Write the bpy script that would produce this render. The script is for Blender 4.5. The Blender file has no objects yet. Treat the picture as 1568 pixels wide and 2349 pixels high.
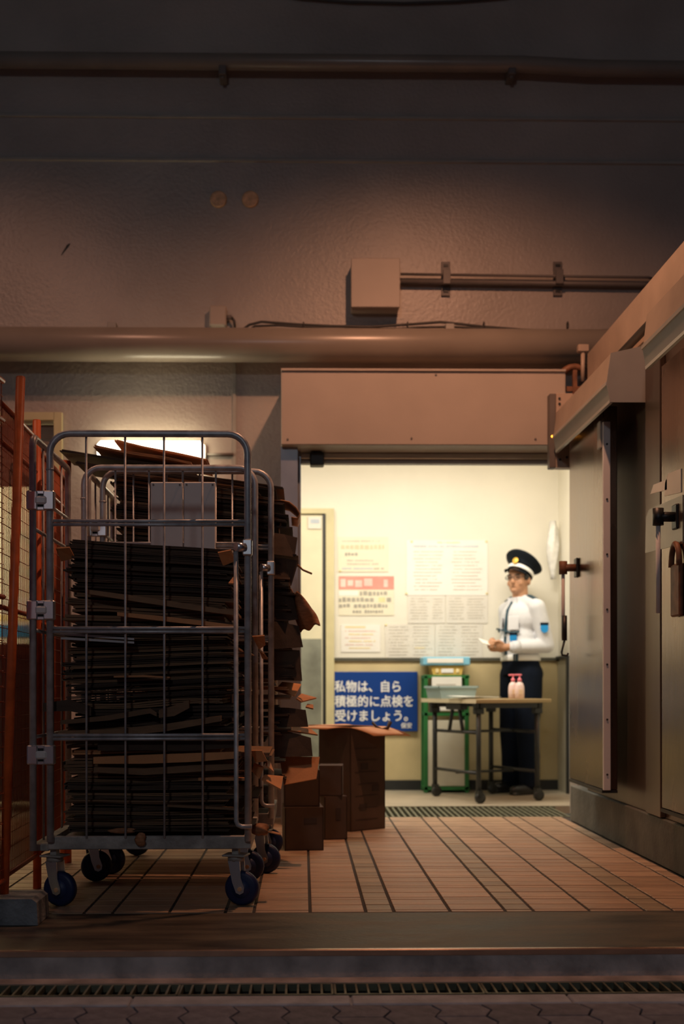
import bpy, bmesh, math, random
from mathutils import Vector, Matrix
R = math.radians
random.seed(7)
scn = bpy.context.scene
C = scn.collection

# ------------------------------------------------------------------ camera
FPX, CXP, HZ, YAW, CAMZ = 2654.0, 741.3, 1575.0, R(1.0), 0.78
cam_d = bpy.data.cameras.new('camera'); cam = bpy.data.objects.new('camera', cam_d); C.objects.link(cam)
cam.location = (0, 0, CAMZ); cam.rotation_euler = (R(90), R(0.06), -YAW)
cam_d.sensor_fit = 'VERTICAL'; cam_d.sensor_height = 36.0; cam_d.sensor_width = 24.03
cam_d.lens = FPX * 36.0 / 2349.0
cam_d.shift_x = (784 - CXP) / 2349.0
cam_d.shift_y = (HZ - 1174.5) / 2349.0
cam_d.clip_start = 0.05
cam_d.dof.use_dof = True; cam_d.dof.focus_distance = 4.25; cam_d.dof.aperture_fstop = 2.2
scn.camera = cam

# ------------------------------------------------------------------ world, lights, exposure
w = bpy.data.worlds.new('night'); scn.world = w; w.use_nodes = True
w.node_tree.nodes['Background'].inputs[0].default_value = (0.33, 0.36, 0.54, 1)
w.node_tree.nodes['Background'].inputs[1].default_value = 0.046
scn.view_settings.view_transform = 'Standard'; scn.view_settings.look = 'None'
scn.view_settings.gamma = 1.0; scn.view_settings.use_curve_mapping = False
scn.view_settings.exposure = 0.0

def light(name, kind, loc, aim, energy, col, **kw):
    d = bpy.data.lights.new(name, kind); d.energy = energy; d.color = col
    for k, v in kw.items(): setattr(d, k, v)
    o = bpy.data.objects.new(name, d); C.objects.link(o); o.location = loc
    o.rotation_euler = (Vector(aim) - Vector(loc)).to_track_quat('-Z', 'Y').to_euler()
    return o
# sodium floodlight above the loading bay, aimed down at the wall and the tiles
light('flood_lamp', 'SPOT', (0.72, 4.62, 4.18), (0.74, 5.72, 1.70), 225, (1.0, 0.46, 0.255), spot_size=R(121), spot_blend=1.0, shadow_soft_size=0.05)
light('flood_lamp_fence', 'SPOT', (-2.0, 4.95, 4.18), (-1.85, 6.0, 1.75), 58, (1.0, 0.47, 0.29), spot_size=R(120), spot_blend=1.0, shadow_soft_size=0.05)
# street lamp behind the viewer
light('street_lamp', 'POINT', (-1.2, -4.5, 4.2), (0, 0, 0), 140, (0.92, 0.93, 1.0), shadow_soft_size=0.25)
# fluorescent tubes of the guard room
light('guard_room_tube', 'AREA', (0.6, 7.42, 2.59), (0.6, 7.5, 0), 62, (1.0, 0.925, 0.80), shape='RECTANGLE', size=2.2, size_y=0.45)
# light inside the goods entrance on the far side of the fence
light('goods_entrance_tube', 'AREA', (-2.1, 7.3, 2.3), (-2.1, 8.85, 1.55), 45, (1.0, 0.80, 0.48), shape='RECTANGLE', size=1.2, size_y=0.25)

def P(px, py, Y):
    u = (px - CXP) / FPX; v = (HZ - py) / FPX
    t = Y / (math.cos(YAW) - u * math.sin(YAW))
    return Vector((t * (math.sin(YAW) + u * math.cos(YAW)), Y, CAMZ + t * v))

# ------------------------------------------------------------------ materials
def mat(name, col, rough=0.6, metal=0.0, var=0.15, scale=6.0, bump=0.0, bscale=60.0, rnd=0.0, stretch=None, col2=None, spec=0.5, emit=None, trans=0.0, alpha=1.0, detail=5.0, vpow=None, rvar=0.0):
    m = bpy.data.materials.new(name); m.use_nodes = True
    nt = m.node_tree; N = nt.nodes; L = nt.links
    b = N['Principled BSDF']
    b.inputs['Roughness'].default_value = rough; b.inputs['Metallic'].default_value = metal
    b.inputs['Specular IOR Level'].default_value = spec
    if trans: b.inputs['Transmission Weight'].default_value = trans
    if alpha < 1: b.inputs['Alpha'].default_value = alpha
    if emit:
        b.inputs['Emission Color'].default_value = (*emit[0], 1); b.inputs['Emission Strength'].default_value = emit[1]
    tc = N.new('ShaderNodeTexCoord'); mp = N.new('ShaderNodeMapping')
    L.new(tc.outputs['Object'], mp.inputs[0])
    if stretch: mp.inputs['Scale'].default_value = stretch
    nz = N.new('ShaderNodeTexNoise'); nz.inputs['Scale'].default_value = scale; nz.inputs['Detail'].default_value = detail
    L.new(mp.outputs[0], nz.inputs['Vector'])
    rp = N.new('ShaderNodeValToRGB')
    rp.color_ramp.elements[0].position = 0.32; rp.color_ramp.elements[1].position = 0.68
    c2 = col2 if col2 else tuple(min(1, c * (1 + var)) for c in col)
    c1 = tuple(c * (1 - var) for c in col) if not col2 else col
    rp.color_ramp.elements[0].color = (*c1, 1); rp.color_ramp.elements[1].color = (*c2, 1)
    L.new(nz.outputs[0], rp.inputs[0])
    out = rp.outputs[0]
    if rnd:
        oi = N.new('ShaderNodeObjectInfo'); hs = N.new('ShaderNodeHueSaturation')
        mr = N.new('ShaderNodeMapRange'); mr.inputs[3].default_value = 1 - rnd; mr.inputs[4].default_value = 1 + rnd
        L.new(oi.outputs['Random'], mr.inputs[0]); L.new(mr.outputs[0], hs.inputs['Value']); L.new(out, hs.inputs['Color'])
        out = hs.outputs[0]
    L.new(out, b.inputs['Base Color'])
    if rvar:
        mr2 = N.new('ShaderNodeMapRange'); mr2.inputs[3].default_value = rough - rvar; mr2.inputs[4].default_value = rough + rvar
        L.new(nz.outputs[0], mr2.inputs[0]); L.new(mr2.outputs[0], b.inputs['Roughness'])
    if bump:
        n2 = N.new('ShaderNodeTexNoise'); n2.inputs['Scale'].default_value = bscale; n2.inputs['Detail'].default_value = 4
        L.new(mp.outputs[0], n2.inputs['Vector'])
        bp = N.new('ShaderNodeBump'); bp.inputs['Strength'].default_value = bump; bp.inputs['Distance'].default_value = 0.01
        L.new(n2.outputs[0], bp.inputs['Height']); L.new(bp.outputs[0], b.inputs['Normal'])
    return m

M = {}
M['wall'] = mat('painted_wall', (0.40, 0.35, 0.305), 0.40, var=0.14, scale=1.6, bump=0.32, bscale=55, detail=8)
M['trim'] = mat('painted_trim', (0.36, 0.34, 0.30), 0.55, var=0.08)
M['panel'] = mat('painted_steel_box', (0.45, 0.385, 0.32), 0.55, var=0.06, scale=3, bump=0.05, bscale=120)
M['pipe'] = mat('pipe_paint', (0.26, 0.225, 0.185), 0.30, var=0.10, scale=3)
M['conduit'] = mat('conduit_paint', (0.15, 0.13, 0.115), 0.5, var=0.1)
M['cable'] = mat('cable_sheath', (0.05, 0.045, 0.04), 0.5)
M['plug'] = mat('rust_plug', (0.78, 0.46, 0.24), 0.5, var=0.25, scale=30)
M['grey_end'] = mat('grey_sheet', (0.34, 0.33, 0.30), 0.5, var=0.06)
M['steel'] = mat('brushed_stainless', (0.21, 0.14, 0.10), 0.26, metal=1.0, var=0.2, scale=5, stretch=(1, 1, 0.22), bump=0.06, bscale=40, rvar=0.10)
M['steel_d'] = mat('dull_stainless', (0.18, 0.13, 0.10), 0.36, metal=0.7, var=0.15, scale=4, stretch=(1, 1, 0.2))
M['jamb'] = mat('jamb_steel', (0.27, 0.28, 0.30), 0.4, metal=0.5, var=0.1)
M['hood_top'] = mat('hood_paint_lit', (0.46, 0.36, 0.28), 0.45, var=0.10)
M['alu'] = mat('aluminium', (0.62, 0.60, 0.55), 0.35, metal=0.6, var=0.06)
M['white_strip'] = mat('white_strip_and_glint', (0.72, 0.70, 0.68), 0.5, var=0.05)
M['kerb'] = mat('kerb_concrete', (0.12, 0.12, 0.10), 0.7, var=0.3, scale=5, bump=0.3, bscale=40)
M['conc'] = mat('worn_concrete', (0.035, 0.029, 0.024), 0.50, col2=(0.14, 0.112, 0.075), scale=4, detail=9, stretch=(0.8, 3.5, 1), bump=0.35, bscale=45, rvar=0.15)
M['riser'] = mat('riser_concrete', (0.42, 0.36, 0.33), 0.65, var=0.35, scale=9, bump=0.5, bscale=50)
M['block'] = mat('block_concrete', (0.20, 0.22, 0.23), 0.8, var=0.35, scale=14, bump=0.6, bscale=60)
M['nosing'] = mat('brass_nosing', (0.60, 0.45, 0.36), 0.25, metal=0.9, var=0.15, scale=8)
M['gutter'] = mat('gutter_dark', (0.05, 0.055, 0.05), 0.6, var=0.3)
M['grate'] = mat('grate_steel', (0.22, 0.22, 0.15), 0.45, metal=0.5, var=0.3, scale=15)
M['gkerb'] = mat('street_kerb', (0.48, 0.48, 0.50), 0.75, var=0.2, scale=12, bump=0.3, bscale=60)
M['paver'] = mat('paver_block', (0.24, 0.225, 0.25), 0.8, var=0.25, scale=25, bump=0.4, bscale=80, rnd=0.15)
M['asphalt'] = mat('joint_sand', (0.045, 0.045, 0.045), 0.9)
M['grout'] = mat('dark_grout', (0.050, 0.042, 0.036), 0.85)
M['tile'] = mat('terracotta_tile', (0.47, 0.31, 0.195), 0.46, var=0.15, scale=9, bump=0.12, bscale=50, rnd=0.14, rvar=0.08)
M['tile_n'] = mat('olive_tile', (0.36, 0.27, 0.17), 0.46, var=0.18, scale=9, bump=0.12, bscale=50, rnd=0.16, rvar=0.08)
M['rfloor'] = mat('room_floor', (0.38, 0.33, 0.24), 0.45, var=0.15, scale=4)
M['cream'] = mat('cream_wall', (0.80, 0.755, 0.635), 0.6, var=0.04, scale=2.0)
M['dado'] = mat('dado_panel', (0.60, 0.48, 0.25), 0.55, var=0.16, scale=2.5)
M['black'] = mat('black_trim', (0.02, 0.02, 0.018), 0.5)
M['darkline'] = mat('dado_rail', (0.09, 0.085, 0.06), 0.5)
M['door'] = mat('cream_door', (0.72, 0.66, 0.46), 0.5, var=0.05)
M['door_low'] = mat('door_kickplate', (0.33, 0.34, 0.27), 0.4, metal=0.5, var=0.3, scale=5)
M['frame'] = mat('door_frame_paint', (0.60, 0.53, 0.30), 0.5, var=0.08)
M['cage'] = mat('zinc_tube', (0.52, 0.52, 0.52), 0.42, metal=0.35, var=0.22, scale=26, rvar=0.1)
M['tray'] = mat('tray_steel', (0.40, 0.38, 0.34), 0.55, metal=0.2, var=0.3, scale=18, bump=0.2)
M['chrome'] = mat('chrome', (0.80, 0.82, 0.84), 0.30, metal=0.9, var=0.03)
M['buckle'] = mat('white_buckle', (0.80, 0.79, 0.74), 0.4, var=0.03)
M['tyre'] = mat('blue_rubber', (0.006, 0.016, 0.075), 0.5, var=0.1)
M['hub'] = mat('hub_blue', (0.02, 0.035, 0.11), 0.5)
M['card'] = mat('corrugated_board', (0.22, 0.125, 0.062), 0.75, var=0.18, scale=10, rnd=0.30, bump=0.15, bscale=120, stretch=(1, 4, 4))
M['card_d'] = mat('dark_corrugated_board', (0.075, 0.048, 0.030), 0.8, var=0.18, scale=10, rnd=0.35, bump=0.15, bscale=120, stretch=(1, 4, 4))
M['card_shade'] = mat('shaded_board', (0.085, 0.050, 0.030), 0.75, var=0.12, scale=10, rnd=0.12)  # darkened board: the shade on the box faces is in this colour
M['card_lit'] = mat('lit_board', (0.60, 0.27, 0.105), 0.7, var=0.12, scale=10, rnd=0.12, bump=0.12, bscale=120)  # brightened copy of the board: lamplight on flaps painted into the colour
M['print'] = mat('carton_print', (0.05, 0.03, 0.02), 0.7)
M['paper_b'] = mat('brown_paper', (0.40, 0.18, 0.08), 0.7, var=0.3, scale=24, stretch=(1, 1, 4))
M['wrap'] = mat('white_wrap', (0.55, 0.55, 0.55), 0.3, var=0.1)
M['plate'] = mat('grey_plate', (0.74, 0.72, 0.68), 0.5, var=0.05)
M['orange'] = mat('orange_paint', (0.80, 0.15, 0.03), 0.45, var=0.2, scale=20)
M['sign'] = mat('sign_blue', (0.004, 0.045, 0.24), 0.4, var=0.02)
M['white'] = mat('white_print', (0.85, 0.84, 0.80), 0.5, var=0.02)
M['poster_c'] = mat('poster_cream', (0.80, 0.74, 0.56), 0.6, var=0.03)
M['poster_w'] = mat('poster_white', (0.85, 0.82, 0.74), 0.6, var=0.03)
M['poster_g'] = mat('poster_grey', (0.74, 0.70, 0.61), 0.6, var=0.04)
M['ink_red'] = mat('ink_red', (0.72, 0.30, 0.24), 0.6, var=0.1)
M['ink_or'] = mat('ink_orange', (0.82, 0.58, 0.38), 0.6)
M['ink_k'] = mat('ink_grey', (0.40, 0.37, 0.30), 0.6)
M['ink_f'] = mat('ink_faint', (0.56, 0.52, 0.43), 0.6)
M['ink_y'] = mat('ink_yellow', (0.82, 0.68, 0.36), 0.6)
M['ink_p'] = mat('ink_pink', (0.80, 0.60, 0.52), 0.6)
M['ink_b'] = mat('ink_blue', (0.50, 0.55, 0.60), 0.6)
M['green'] = mat('green_frame', (0.02, 0.15, 0.035), 0.45)
M['greyblue'] = mat('greyblue_bin', (0.33, 0.45, 0.45), 0.45, var=0.06)
M['skyblue'] = mat('skyblue_lid', (0.22, 0.52, 0.68), 0.45, var=0.05)
M['yellow'] = mat('amber_bin', (0.62, 0.42, 0.10), 0.45, var=0.08)
M['offwhite'] = mat('offwhite_panel', (0.60, 0.56, 0.43), 0.55, var=0.06)
M['wood'] = mat('table_laminate', (0.36, 0.25, 0.11), 0.45, var=0.15, scale=8, stretch=(0.4, 3, 3))
M['edge'] = mat('table_edge_light', (0.62, 0.54, 0.36), 0.45, var=0.05)
M['blk_metal'] = mat('black_steel', (0.018, 0.02, 0.018), 0.45)
M['pink'] = mat('pink_pump', (0.85, 0.20, 0.24), 0.35)
M['bottle'] = mat('bottle_pinkwhite', (0.85, 0.62, 0.56), 0.35, var=0.08, scale=14)
M['skin'] = mat('skin', (0.48, 0.245, 0.135), 0.55, var=0.08, scale=14)
M['hair'] = mat('black_hair', (0.02, 0.016, 0.014), 0.6)
M['shirt'] = mat('white_shirt', (0.64, 0.64, 0.65), 0.75, var=0.05, scale=8, bump=0.25, bscale=14)
M['navy'] = mat('navy_cloth', (0.006, 0.009, 0.017), 0.9, var=0.2, spec=0.1)
M['capnavy'] = mat('cap_cloth', (0.006, 0.009, 0.013), 0.8, var=0.15, spec=0.15)
M['patch'] = mat('patch_blue', (0.0, 0.22, 0.52), 0.5)
M['gold'] = mat('gold_badge', (0.80, 0.48, 0.06), 0.35, metal=0.4)
M['strap'] = mat('dark_strap', (0.012, 0.05, 0.075), 0.5)
M['shoe'] = mat('black_leather', (0.01, 0.01, 0.01), 0.3)
M['tube'] = mat('lit_tube', (0.9, 0.9, 0.85), 0.4, emit=((1.0, 0.86, 0.58), 14.0))
M['led'] = mat('lit_indicator', (1.0, 0.4, 0.05), 0.4, emit=((1.0, 0.35, 0.03), 6.0))
M['fixture'] = mat('fixture_white', (0.70, 0.68, 0.60), 0.5)
M['mesh'] = mat('mesh_wire', (0.42, 0.085, 0.02), 0.5)
M['bag'] = mat('plastic_bag', (0.78, 0.76, 0.70), 0.35, var=0.12, scale=22)
M['scratch'] = mat('scratch_dark', (0.03, 0.03, 0.028), 0.7)
M['rust'] = mat('rust_iron', (0.20, 0.085, 0.04), 0.6, var=0.3, scale=20)

# ------------------------------------------------------------------ mesh helpers
class MB:
    def __init__(s): s.bm = bmesh.new()
    def box(s, a, b, bev=0.0, mtx=None, seg=1):
        t = bmesh.new(); bmesh.ops.create_cube(t, size=1.0)
        a = Vector(a); b = Vector(b); c = (a + b) / 2; d = b - a
        for v in t.verts: v.co = Vector((v.co.x * d.x, v.co.y * d.y, v.co.z * d.z)) + c
        if bev: bmesh.ops.bevel(t, geom=t.edges[:], offset=min(bev, 0.45 * min(abs(x) for x in d)), segments=seg, affect='EDGES')
        return s._add(t, mtx)
    def _add(s, t, mtx=None):
        if mtx is not None: t.transform(mtx)
        vm = {v: s.bm.verts.new(v.co) for v in t.verts}
        for f in t.faces:
            try:
                nf = s.bm.faces.new([vm[v] for v in f.verts]); nf.smooth = f.smooth
            except ValueError: pass
        t.free(); return s
    def tube(s, pts, r, n=8, caps=True, closed=False):
        pts = [Vector(p) for p in pts]; t = bmesh.new(); k = len(pts)
        rr = r if isinstance(r, (list, tuple)) else [r] * k
        def tan(i):
            if closed: return (pts[(i + 1) % k] - pts[i - 1]).normalized()
            if i == 0: return (pts[1] - pts[0]).normalized()
            if i == k - 1: return (pts[-1] - pts[-2]).normalized()
            return ((pts[i + 1] - pts[i]).normalized() + (pts[i] - pts[i - 1]).normalized()).normalized()
        up = Vector((0, 0, 1)); t0 = tan(0)
        if abs(t0.dot(up)) > 0.9: up = Vector((1, 0, 0))
        nrm = (up - t0 * up.dot(t0)).normalized(); rings = []
        for i in range(k):
            tt = tan(i); nrm = (nrm - tt * nrm.dot(tt)).normalized(); bi = tt.cross(nrm)
            rings.append([t.verts.new(pts[i] + (nrm * math.cos(2 * math.pi * j / n) + bi * math.sin(2 * math.pi * j / n)) * rr[i]) for j in range(n)])
        for i in range(k if closed else k - 1):
            A = rings[i]; B = rings[(i + 1) % k]
            for j in range(n):
                f = t.faces.new((A[j], A[(j + 1) % n], B[(j + 1) % n], B[j])); f.smooth = True
        if caps and not closed:
            t.faces.new(rings[0][::-1]); t.faces.new(rings[-1])
        return s._add(t)
    def cyl(s, p, q, r, n=16, r2=None): return s.tube([p, q], [r, r if r2 is None else r2], n)
    def lathe(s, prof, n=20, mtx=None):
        t = bmesh.new(); rings = []
        for (r, z) in prof:
            rings.append([t.verts.new((r * math.cos(2 * math.pi * j / n), r * math.sin(2 * math.pi * j / n), z)) for j in range(n)])
        for A, B in zip(rings, rings[1:]):
            for j in range(n):
                f = t.faces.new((A[j], A[(j + 1) % n], B[(j + 1) % n], B[j])); f.smooth = True
        t.faces.new(rings[0][::-1]); t.faces.new(rings[-1])
        return s._add(t, mtx)
    def prism(s, poly, ax, a, b, mtx=None):
        # poly: list of 2D points, extruded along axis ax from a to b
        t = bmesh.new()
        def v3(p, h):
            return {'x': (h, p[0], p[1]), 'y': (p[0], h, p[1]), 'z': (p[0], p[1], h)}[ax]
        A = [t.verts.new(v3(p, a)) for p in poly]; B = [t.verts.new(v3(p, b)) for p in poly]; n = len(poly)
        t.faces.new(A); t.faces.new(B[::-1])
        for i in range(n): t.faces.new((A[i], B[i], B[(i + 1) % n], A[(i + 1) % n]))
        bmesh.ops.recalc_face_normals(t, faces=t.faces[:])
        return s._add(t, mtx)
    def ell(s, c, r, mtx=None, u=20, v=12):
        t = bmesh.new(); bmesh.ops.create_uvsphere(t, u_segments=u, v_segments=v, radius=1.0)
        m = Matrix.Translation(Vector(c))
        if mtx is not None: m = m @ mtx.to_4x4()
        m = m @ Matrix.Diagonal((*r, 1))
        for f in t.faces: f.smooth = True
        return s._add(t, m)
    def quadgrid(s, fn, nu, nv, thick=0.0):
        t = bmesh.new()
        g = [[t.verts.new(fn(i / nu, j / nv)) for j in range(nv + 1)] for i in range(nu + 1)]
        fs = [t.faces.new((g[i][j], g[i + 1][j], g[i + 1][j + 1], g[i][j + 1])) for i in range(nu) for j in range(nv)]
        for f in fs: f.smooth = True
        if thick:
            bmesh.ops.recalc_face_normals(t, faces=t.faces[:])
            bmesh.ops.solidify(t, geom=t.faces[:], thickness=thick)
        return s._add(t)
    def mesh(s, name):
        bmesh.ops.recalc_face_normals(s.bm, faces=s.bm.faces[:])
        me = bpy.data.meshes.new(name); s.bm.to_mesh(me); s.bm.free(); return me
    def build(s, name, m, parent=None, world=False):
        if parent is None:
            xs = [v.co for v in s.bm.verts]
            c = Vector(((min(v.x for v in xs) + max(v.x for v in xs)) / 2, (min(v.y for v in xs) + max(v.y for v in xs)) / 2, min(v.z for v in xs)))
            bmesh.ops.translate(s.bm, verts=s.bm.verts[:], vec=-c)
        elif world:
            s.bm.transform(wm(parent).inverted())
        o = bpy.data.objects.new(name, s.mesh(name)); C.objects.link(o)
        o.data.materials.append(m if not isinstance(m, str) else M[m])
        if parent is None: o.location = c
        else: o.parent = parent
        return o

def wm(o):
    m = o.matrix_basis.copy()
    while o.parent: o = o.parent; m = o.matrix_basis @ m
    return m
def tag(o, label=None, cat=None, group=None, kind=None):
    if label: o['label'] = label
    if cat: o['category'] = cat
    if group: o['group'] = group
    if kind: o['kind'] = kind
    return o
def thing(name, loc, label, cat, rz=0.0, group=None):
    o = bpy.data.objects.new(name, None); C.objects.link(o); o.location = loc; o.rotation_euler = (0, 0, rz)
    o.empty_display_size = 0.05
    return tag(o, label, cat, group)
def child(name, me, m, parent, loc=(0, 0, 0), rot=(0, 0, 0)):
    o = bpy.data.objects.new(name, me); C.objects.link(o); o.parent = parent; o.location = loc; o.rotation_euler = rot
    if m is not None and not me.materials: me.materials.append(M[m] if isinstance(m, str) else m)
    return o
def copy_tree(o, parent=None):
    c = o.copy(); C.objects.link(c); c.parent = parent
    for ch in list(o.children): copy_tree(ch, c)
    return c
def struct(mb, name, m, parent=None, world=False):
    o = mb.build(name, m, parent, world)
    if parent is None: o['kind'] = 'structure'
    return o
def box(a, b, bev=0.0): return MB().box(a, b, bev)

# ================================================================== SETTING
WY = 6.90                                   # face of the big back wall
# --- floors
fl = struct(box((-4.2, 4.0, -0.14), (1.60, WY, -0.004)), 'floor', 'grout')
per = 0.486; tx0 = 0.314
cols = []
for k in range(-8, 4):
    b0 = tx0 + k * per
    cols += [(b0, b0 + 0.195, 0), (b0 + 0.195, b0 + 0.388, 0), (b0 + 0.388, b0 + per, 1)]
rows = []
y = 4.037 - 0.242
while y < WY:
    rows += [(y, y + 0.0985), (y + 0.0985, y + 0.197), (y + 0.197, y + 0.242)]
    y += 0.242
tiles = []
for (x0, x1, nar) in cols:
    for (y0, y1) in rows:
        y0c = max(y0, 4.002); y1c = min(y1, WY); x1c = min(x1, 1.545); x0c = max(x0, -4.1)
        if y1c - y0c < 0.02 or x1c - x0c < 0.02: continue
        tiles.append((x0c, x1c, y0c, y1c, nar))
tiles.sort(key=lambda t: (0 if t[0] > -0.36 else 1, t[2], t[0]))
meshes = {}; rest = MB()
for i, (x0, x1, y0, y1, nar) in enumerate(tiles):
    gx = 0.0055; gy = 0.0040
    a = (x0 + gx, y0 + gy); b = (x1 - gx, y1 - gy)
    if i < 300:
        key = (round(b[0] - a[0], 3), round(b[1] - a[1], 3), nar)
        if key not in meshes:
            hx, hy = key[0] / 2, key[1] / 2
            meshes[key] = MB().box((-hx, -hy, -0.008), (hx, hy, 0), 0.0015).mesh('tile')
        wp = wm(fl).inverted() @ Vector(((a[0] + b[0]) / 2, (a[1] + b[1]) / 2, random.uniform(-0.0008, 0.0008)))
        child('tile', meshes[key], 'tile_n' if nar else 'tile', fl, wp)
    else:
        rest.box((a[0], a[1], -0.008), (b[0], b[1], 0))
o = rest.build('tile_field', 'tile', fl, True); o['kind'] = 'stuff'

struct(box((-4.2, 3.442, -0.20), (4.6, 4.0, -0.002)), 'concrete_step', 'conc')
struct(MB().prism([(3.428, -0.018), (3.428, -0.002), (3.432, 0.001), (3.4415, 0.001), (3.4415, -0.018)], 'x', -4.2, 4.6), 'step_nosing', 'nosing')
struct(MB().prism([(3.412, -0.20), (3.405, -0.076), (3.43, -0.019), (3.4415, -0.019), (3.4415, -0.20)], 'x', -4.2, 4.6), 'step_riser', 'riser')
SZ = -0.076
struct(box((-4.2, 3.345, -0.3), (4.6, 3.412, SZ)), 'apron_strip', 'riser')
gut = struct(MB().box((-4.2, 3.21, -0.3), (4.6, 3.345, -0.16)).box((-4.2, 3.205, -0.3), (4.6, 3.214, SZ - 0.002)).box((-4.2, 3.338, -0.3), (4.6, 3.347, SZ - 0.002)), 'gutter_channel', 'gutter')
kb = struct(box((-4.2, 3.118, -0.3), (4.6, 3.205, SZ - 0.006)), 'gutter_kerb', 'gkerb')
x = -1.55
kerbmesh = MB().box((-0.298, -0.043, -0.05), (0.298, 0.043, 0), 0.004).mesh('kerb_stone')
for i in range(6):
    child('kerb_stone', kerbmesh, 'gkerb', kb, wm(kb).inverted() @ Vector((-1.37 + i * 0.60, 3.1615, SZ + 0.001)))
st = struct(box((-4.2, 1.2, -0.3), (4.6, 3.118, SZ - 0.012)), 'street', 'asphalt')
# zig-zag interlocking pavers
def paver_mesh(n):
    w_, q_ = 0.1335, 0.0555; z = 0.011; L_ = n * q_
    side = lambda x0: [(x0 + (z if k % 2 else -z), (-L_ / 2 + q_ * k) * 0.98) for k in range(n + 1)]
    return MB().prism(side(w_ / 2 - 0.003) + side(-w_ / 2 + 0.003)[::-1], 'z', -0.03, 0).mesh('paver')
pm = paver_mesh(4); pmh = paver_mesh(2)
for c_ in range(-9, 15):
    yt = 3.114
    for r_ in range(6):
        half = (c_ % 2 and r_ == 0); L_ = 0.111 if half else 0.222
        child('paver', pmh if half else pm, 'paver', st, wm(st).inverted() @ Vector((c_ * 0.1335 + 0.02, yt - L_ / 2, SZ + random.uniform(-0.003, 0))))
        yt -= L_
# grating over the gutter: sections of bars
def grate_section(x0, x1, lab):
    g = thing('drain_grate', ((x0 + x1) / 2, 3.276, SZ - 0.02), lab, 'drain grate', group='gutter gratings')
    mb = MB()
    for yy in (3.218, 3.331): mb.box((x0 + .002, yy - 0.004, SZ - 0.02), (x1 - .002, yy + 0.004, SZ + 0.001))
    for xx in (x0 + 0.004, x1 - 0.004): mb.box((xx - 0.003, 3.218, SZ - 0.02), (xx + 0.003, 3.331, SZ + 0.001))
    mb.build('frame', 'grate', g, True)
    n = int((x1 - x0) / 0.0322); me = MB().box((-0.003, -0.054, -0.018), (0.003, 0.054, 0.0)).mesh('bar')
    for i in range(1, n):
        child('bar', me, 'grate', g, wm(g).inverted() @ Vector((x0 + (x1 - x0) * i / n, 3.2745, SZ + 0.0005)))
GX = [-1.20, -0.775, -0.35, 0.085, 0.508, 0.93, 1.36]
GL = ['steel drain grate in the street gutter below the orange fence', 'steel drain grate in the street gutter below the left of the front roll cage', 'steel drain grate in the street gutter below the right edge of the front roll cage', 'worn bright steel drain grate in the gutter, straight ahead of the cardboard boxes', 'steel drain grate in the street gutter beside the bright worn one', 'steel drain grate in the street gutter below the stainless cold room']
for a, b, l in zip(GX, GX[1:], GL): grate_section(a, b, l)

# --- big back wall with two openings
DX0, DX1, DZ = -0.02, 1.64, 2.14           # guard-room doorway
LX0, LX1, LZ = -3.0, -1.47, 2.36           # goods entrance
wb = MB()
T = 7.10
wb.box((-5.0, WY, 0), (LX0, T, 6.5)); wb.box((LX1, WY, 0), (DX0, T, 6.5)); wb.box((DX1, WY, 0), (5.0, T, 6.5))
wb.box((LX0, WY, LZ), (LX1, T, 6.5)); wb.box((DX0, WY, DZ), (DX1, T, 6.5))
struct(wb, 'wall_back', 'wall')
zt = lambda py: P(700, py, WY).z
struct(MB().prism([(WY - 0.014, zt(372)), (WY - 0.014, zt(366)), (WY, zt(363)), (WY, zt(374))], 'x', -5, 5), 'trim_1', 'trim')
struct(MB().prism([(WY - 0.014, zt(273)), (WY - 0.014, zt(267)), (WY, zt(264)), (WY, zt(275))], 'x', -5, 5), 'trim_2', 'trim')
xj = P(538, 900, WY).x
struct(box((xj - 0.01, WY - 0.012, 0), (xj + 0.01, WY, P(0, 832, WY).z)), 'trim_3', 'trim')
struct(box((-5, 2.5, 6.4), (5, WY, 6.5)), 'ceiling', 'wall')

# --- guard room
RX0, RX1, RY1, RH = -1.2, 1.93, 8.72, 2.62
struct(box((RX0, 7.53, -0.14), (RX1, RY1, 0.0)), 'floor_guard_room', 'rfloor')
struct(box((DX0 - 0.2, WY, -0.14), (DX1 + 0.3, 7.53, -0.05)), 'drain_channel', 'gutter')
gdr = thing('drain_grate', (0.9, 7.215, -0.05), 'long dark grating let into the floor across the guard room doorway', 'drain grate')
mb = MB().box((0.0, 6.90, -0.045), (1.64, 6.915, 0.0)).box((0.0, 7.505, -0.045), (1.64, 7.528, 0.0))
mb.build('frame', 'grate', gdr, True)
bm_ = MB().box((-0.007, -0.30, -0.03), (0.007, 0.30, 0)).mesh('bar')
for i in range(44):
    child('bar', bm_, 'grate', gdr, wm(gdr).inverted() @ Vector((0.03 + i * 0.0365, 7.21, -0.003)))
dl = 0.985                                    # dado top
struct(box((RX0, RY1, dl), (RX1 + 0.1, RY1 + 0.1, RH)), 'wall_guard_room_back', 'cream')
struct(box((RX0, RY1 - 0.012, 0), (RX1, RY1 + 0.1, dl)), 'wall_guard_room_dado', 'dado')
struct(box((RX0, RY1 - 0.03, dl - 0.012), (RX1, RY1 - 0.0005, dl + 0.012)), 'trim_4', 'darkline')
struct(box((0.24, RY1 - 0.035, 0.0), (RX1, RY1 - 0.0125, 0.075)), 'baseboard_back', 'black')
struct(box((RX1, T, 0), (RX1 + 0.1, RY1, RH)), 'wall_guard_room_right', 'cream')
struct(box((RX0 - 0.1, T, 0), (RX0, RY1 + 0.1, RH)), 'wall_guard_room_left', 'cream')
struct(box((RX0 - 0.1, T, RH), (RX1 + 0.1, RY1 + 0.1, RH + 0.1)), 'ceiling_guard_room', 'cream')
x1p = P(1302, 1600, 8.4).x
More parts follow.
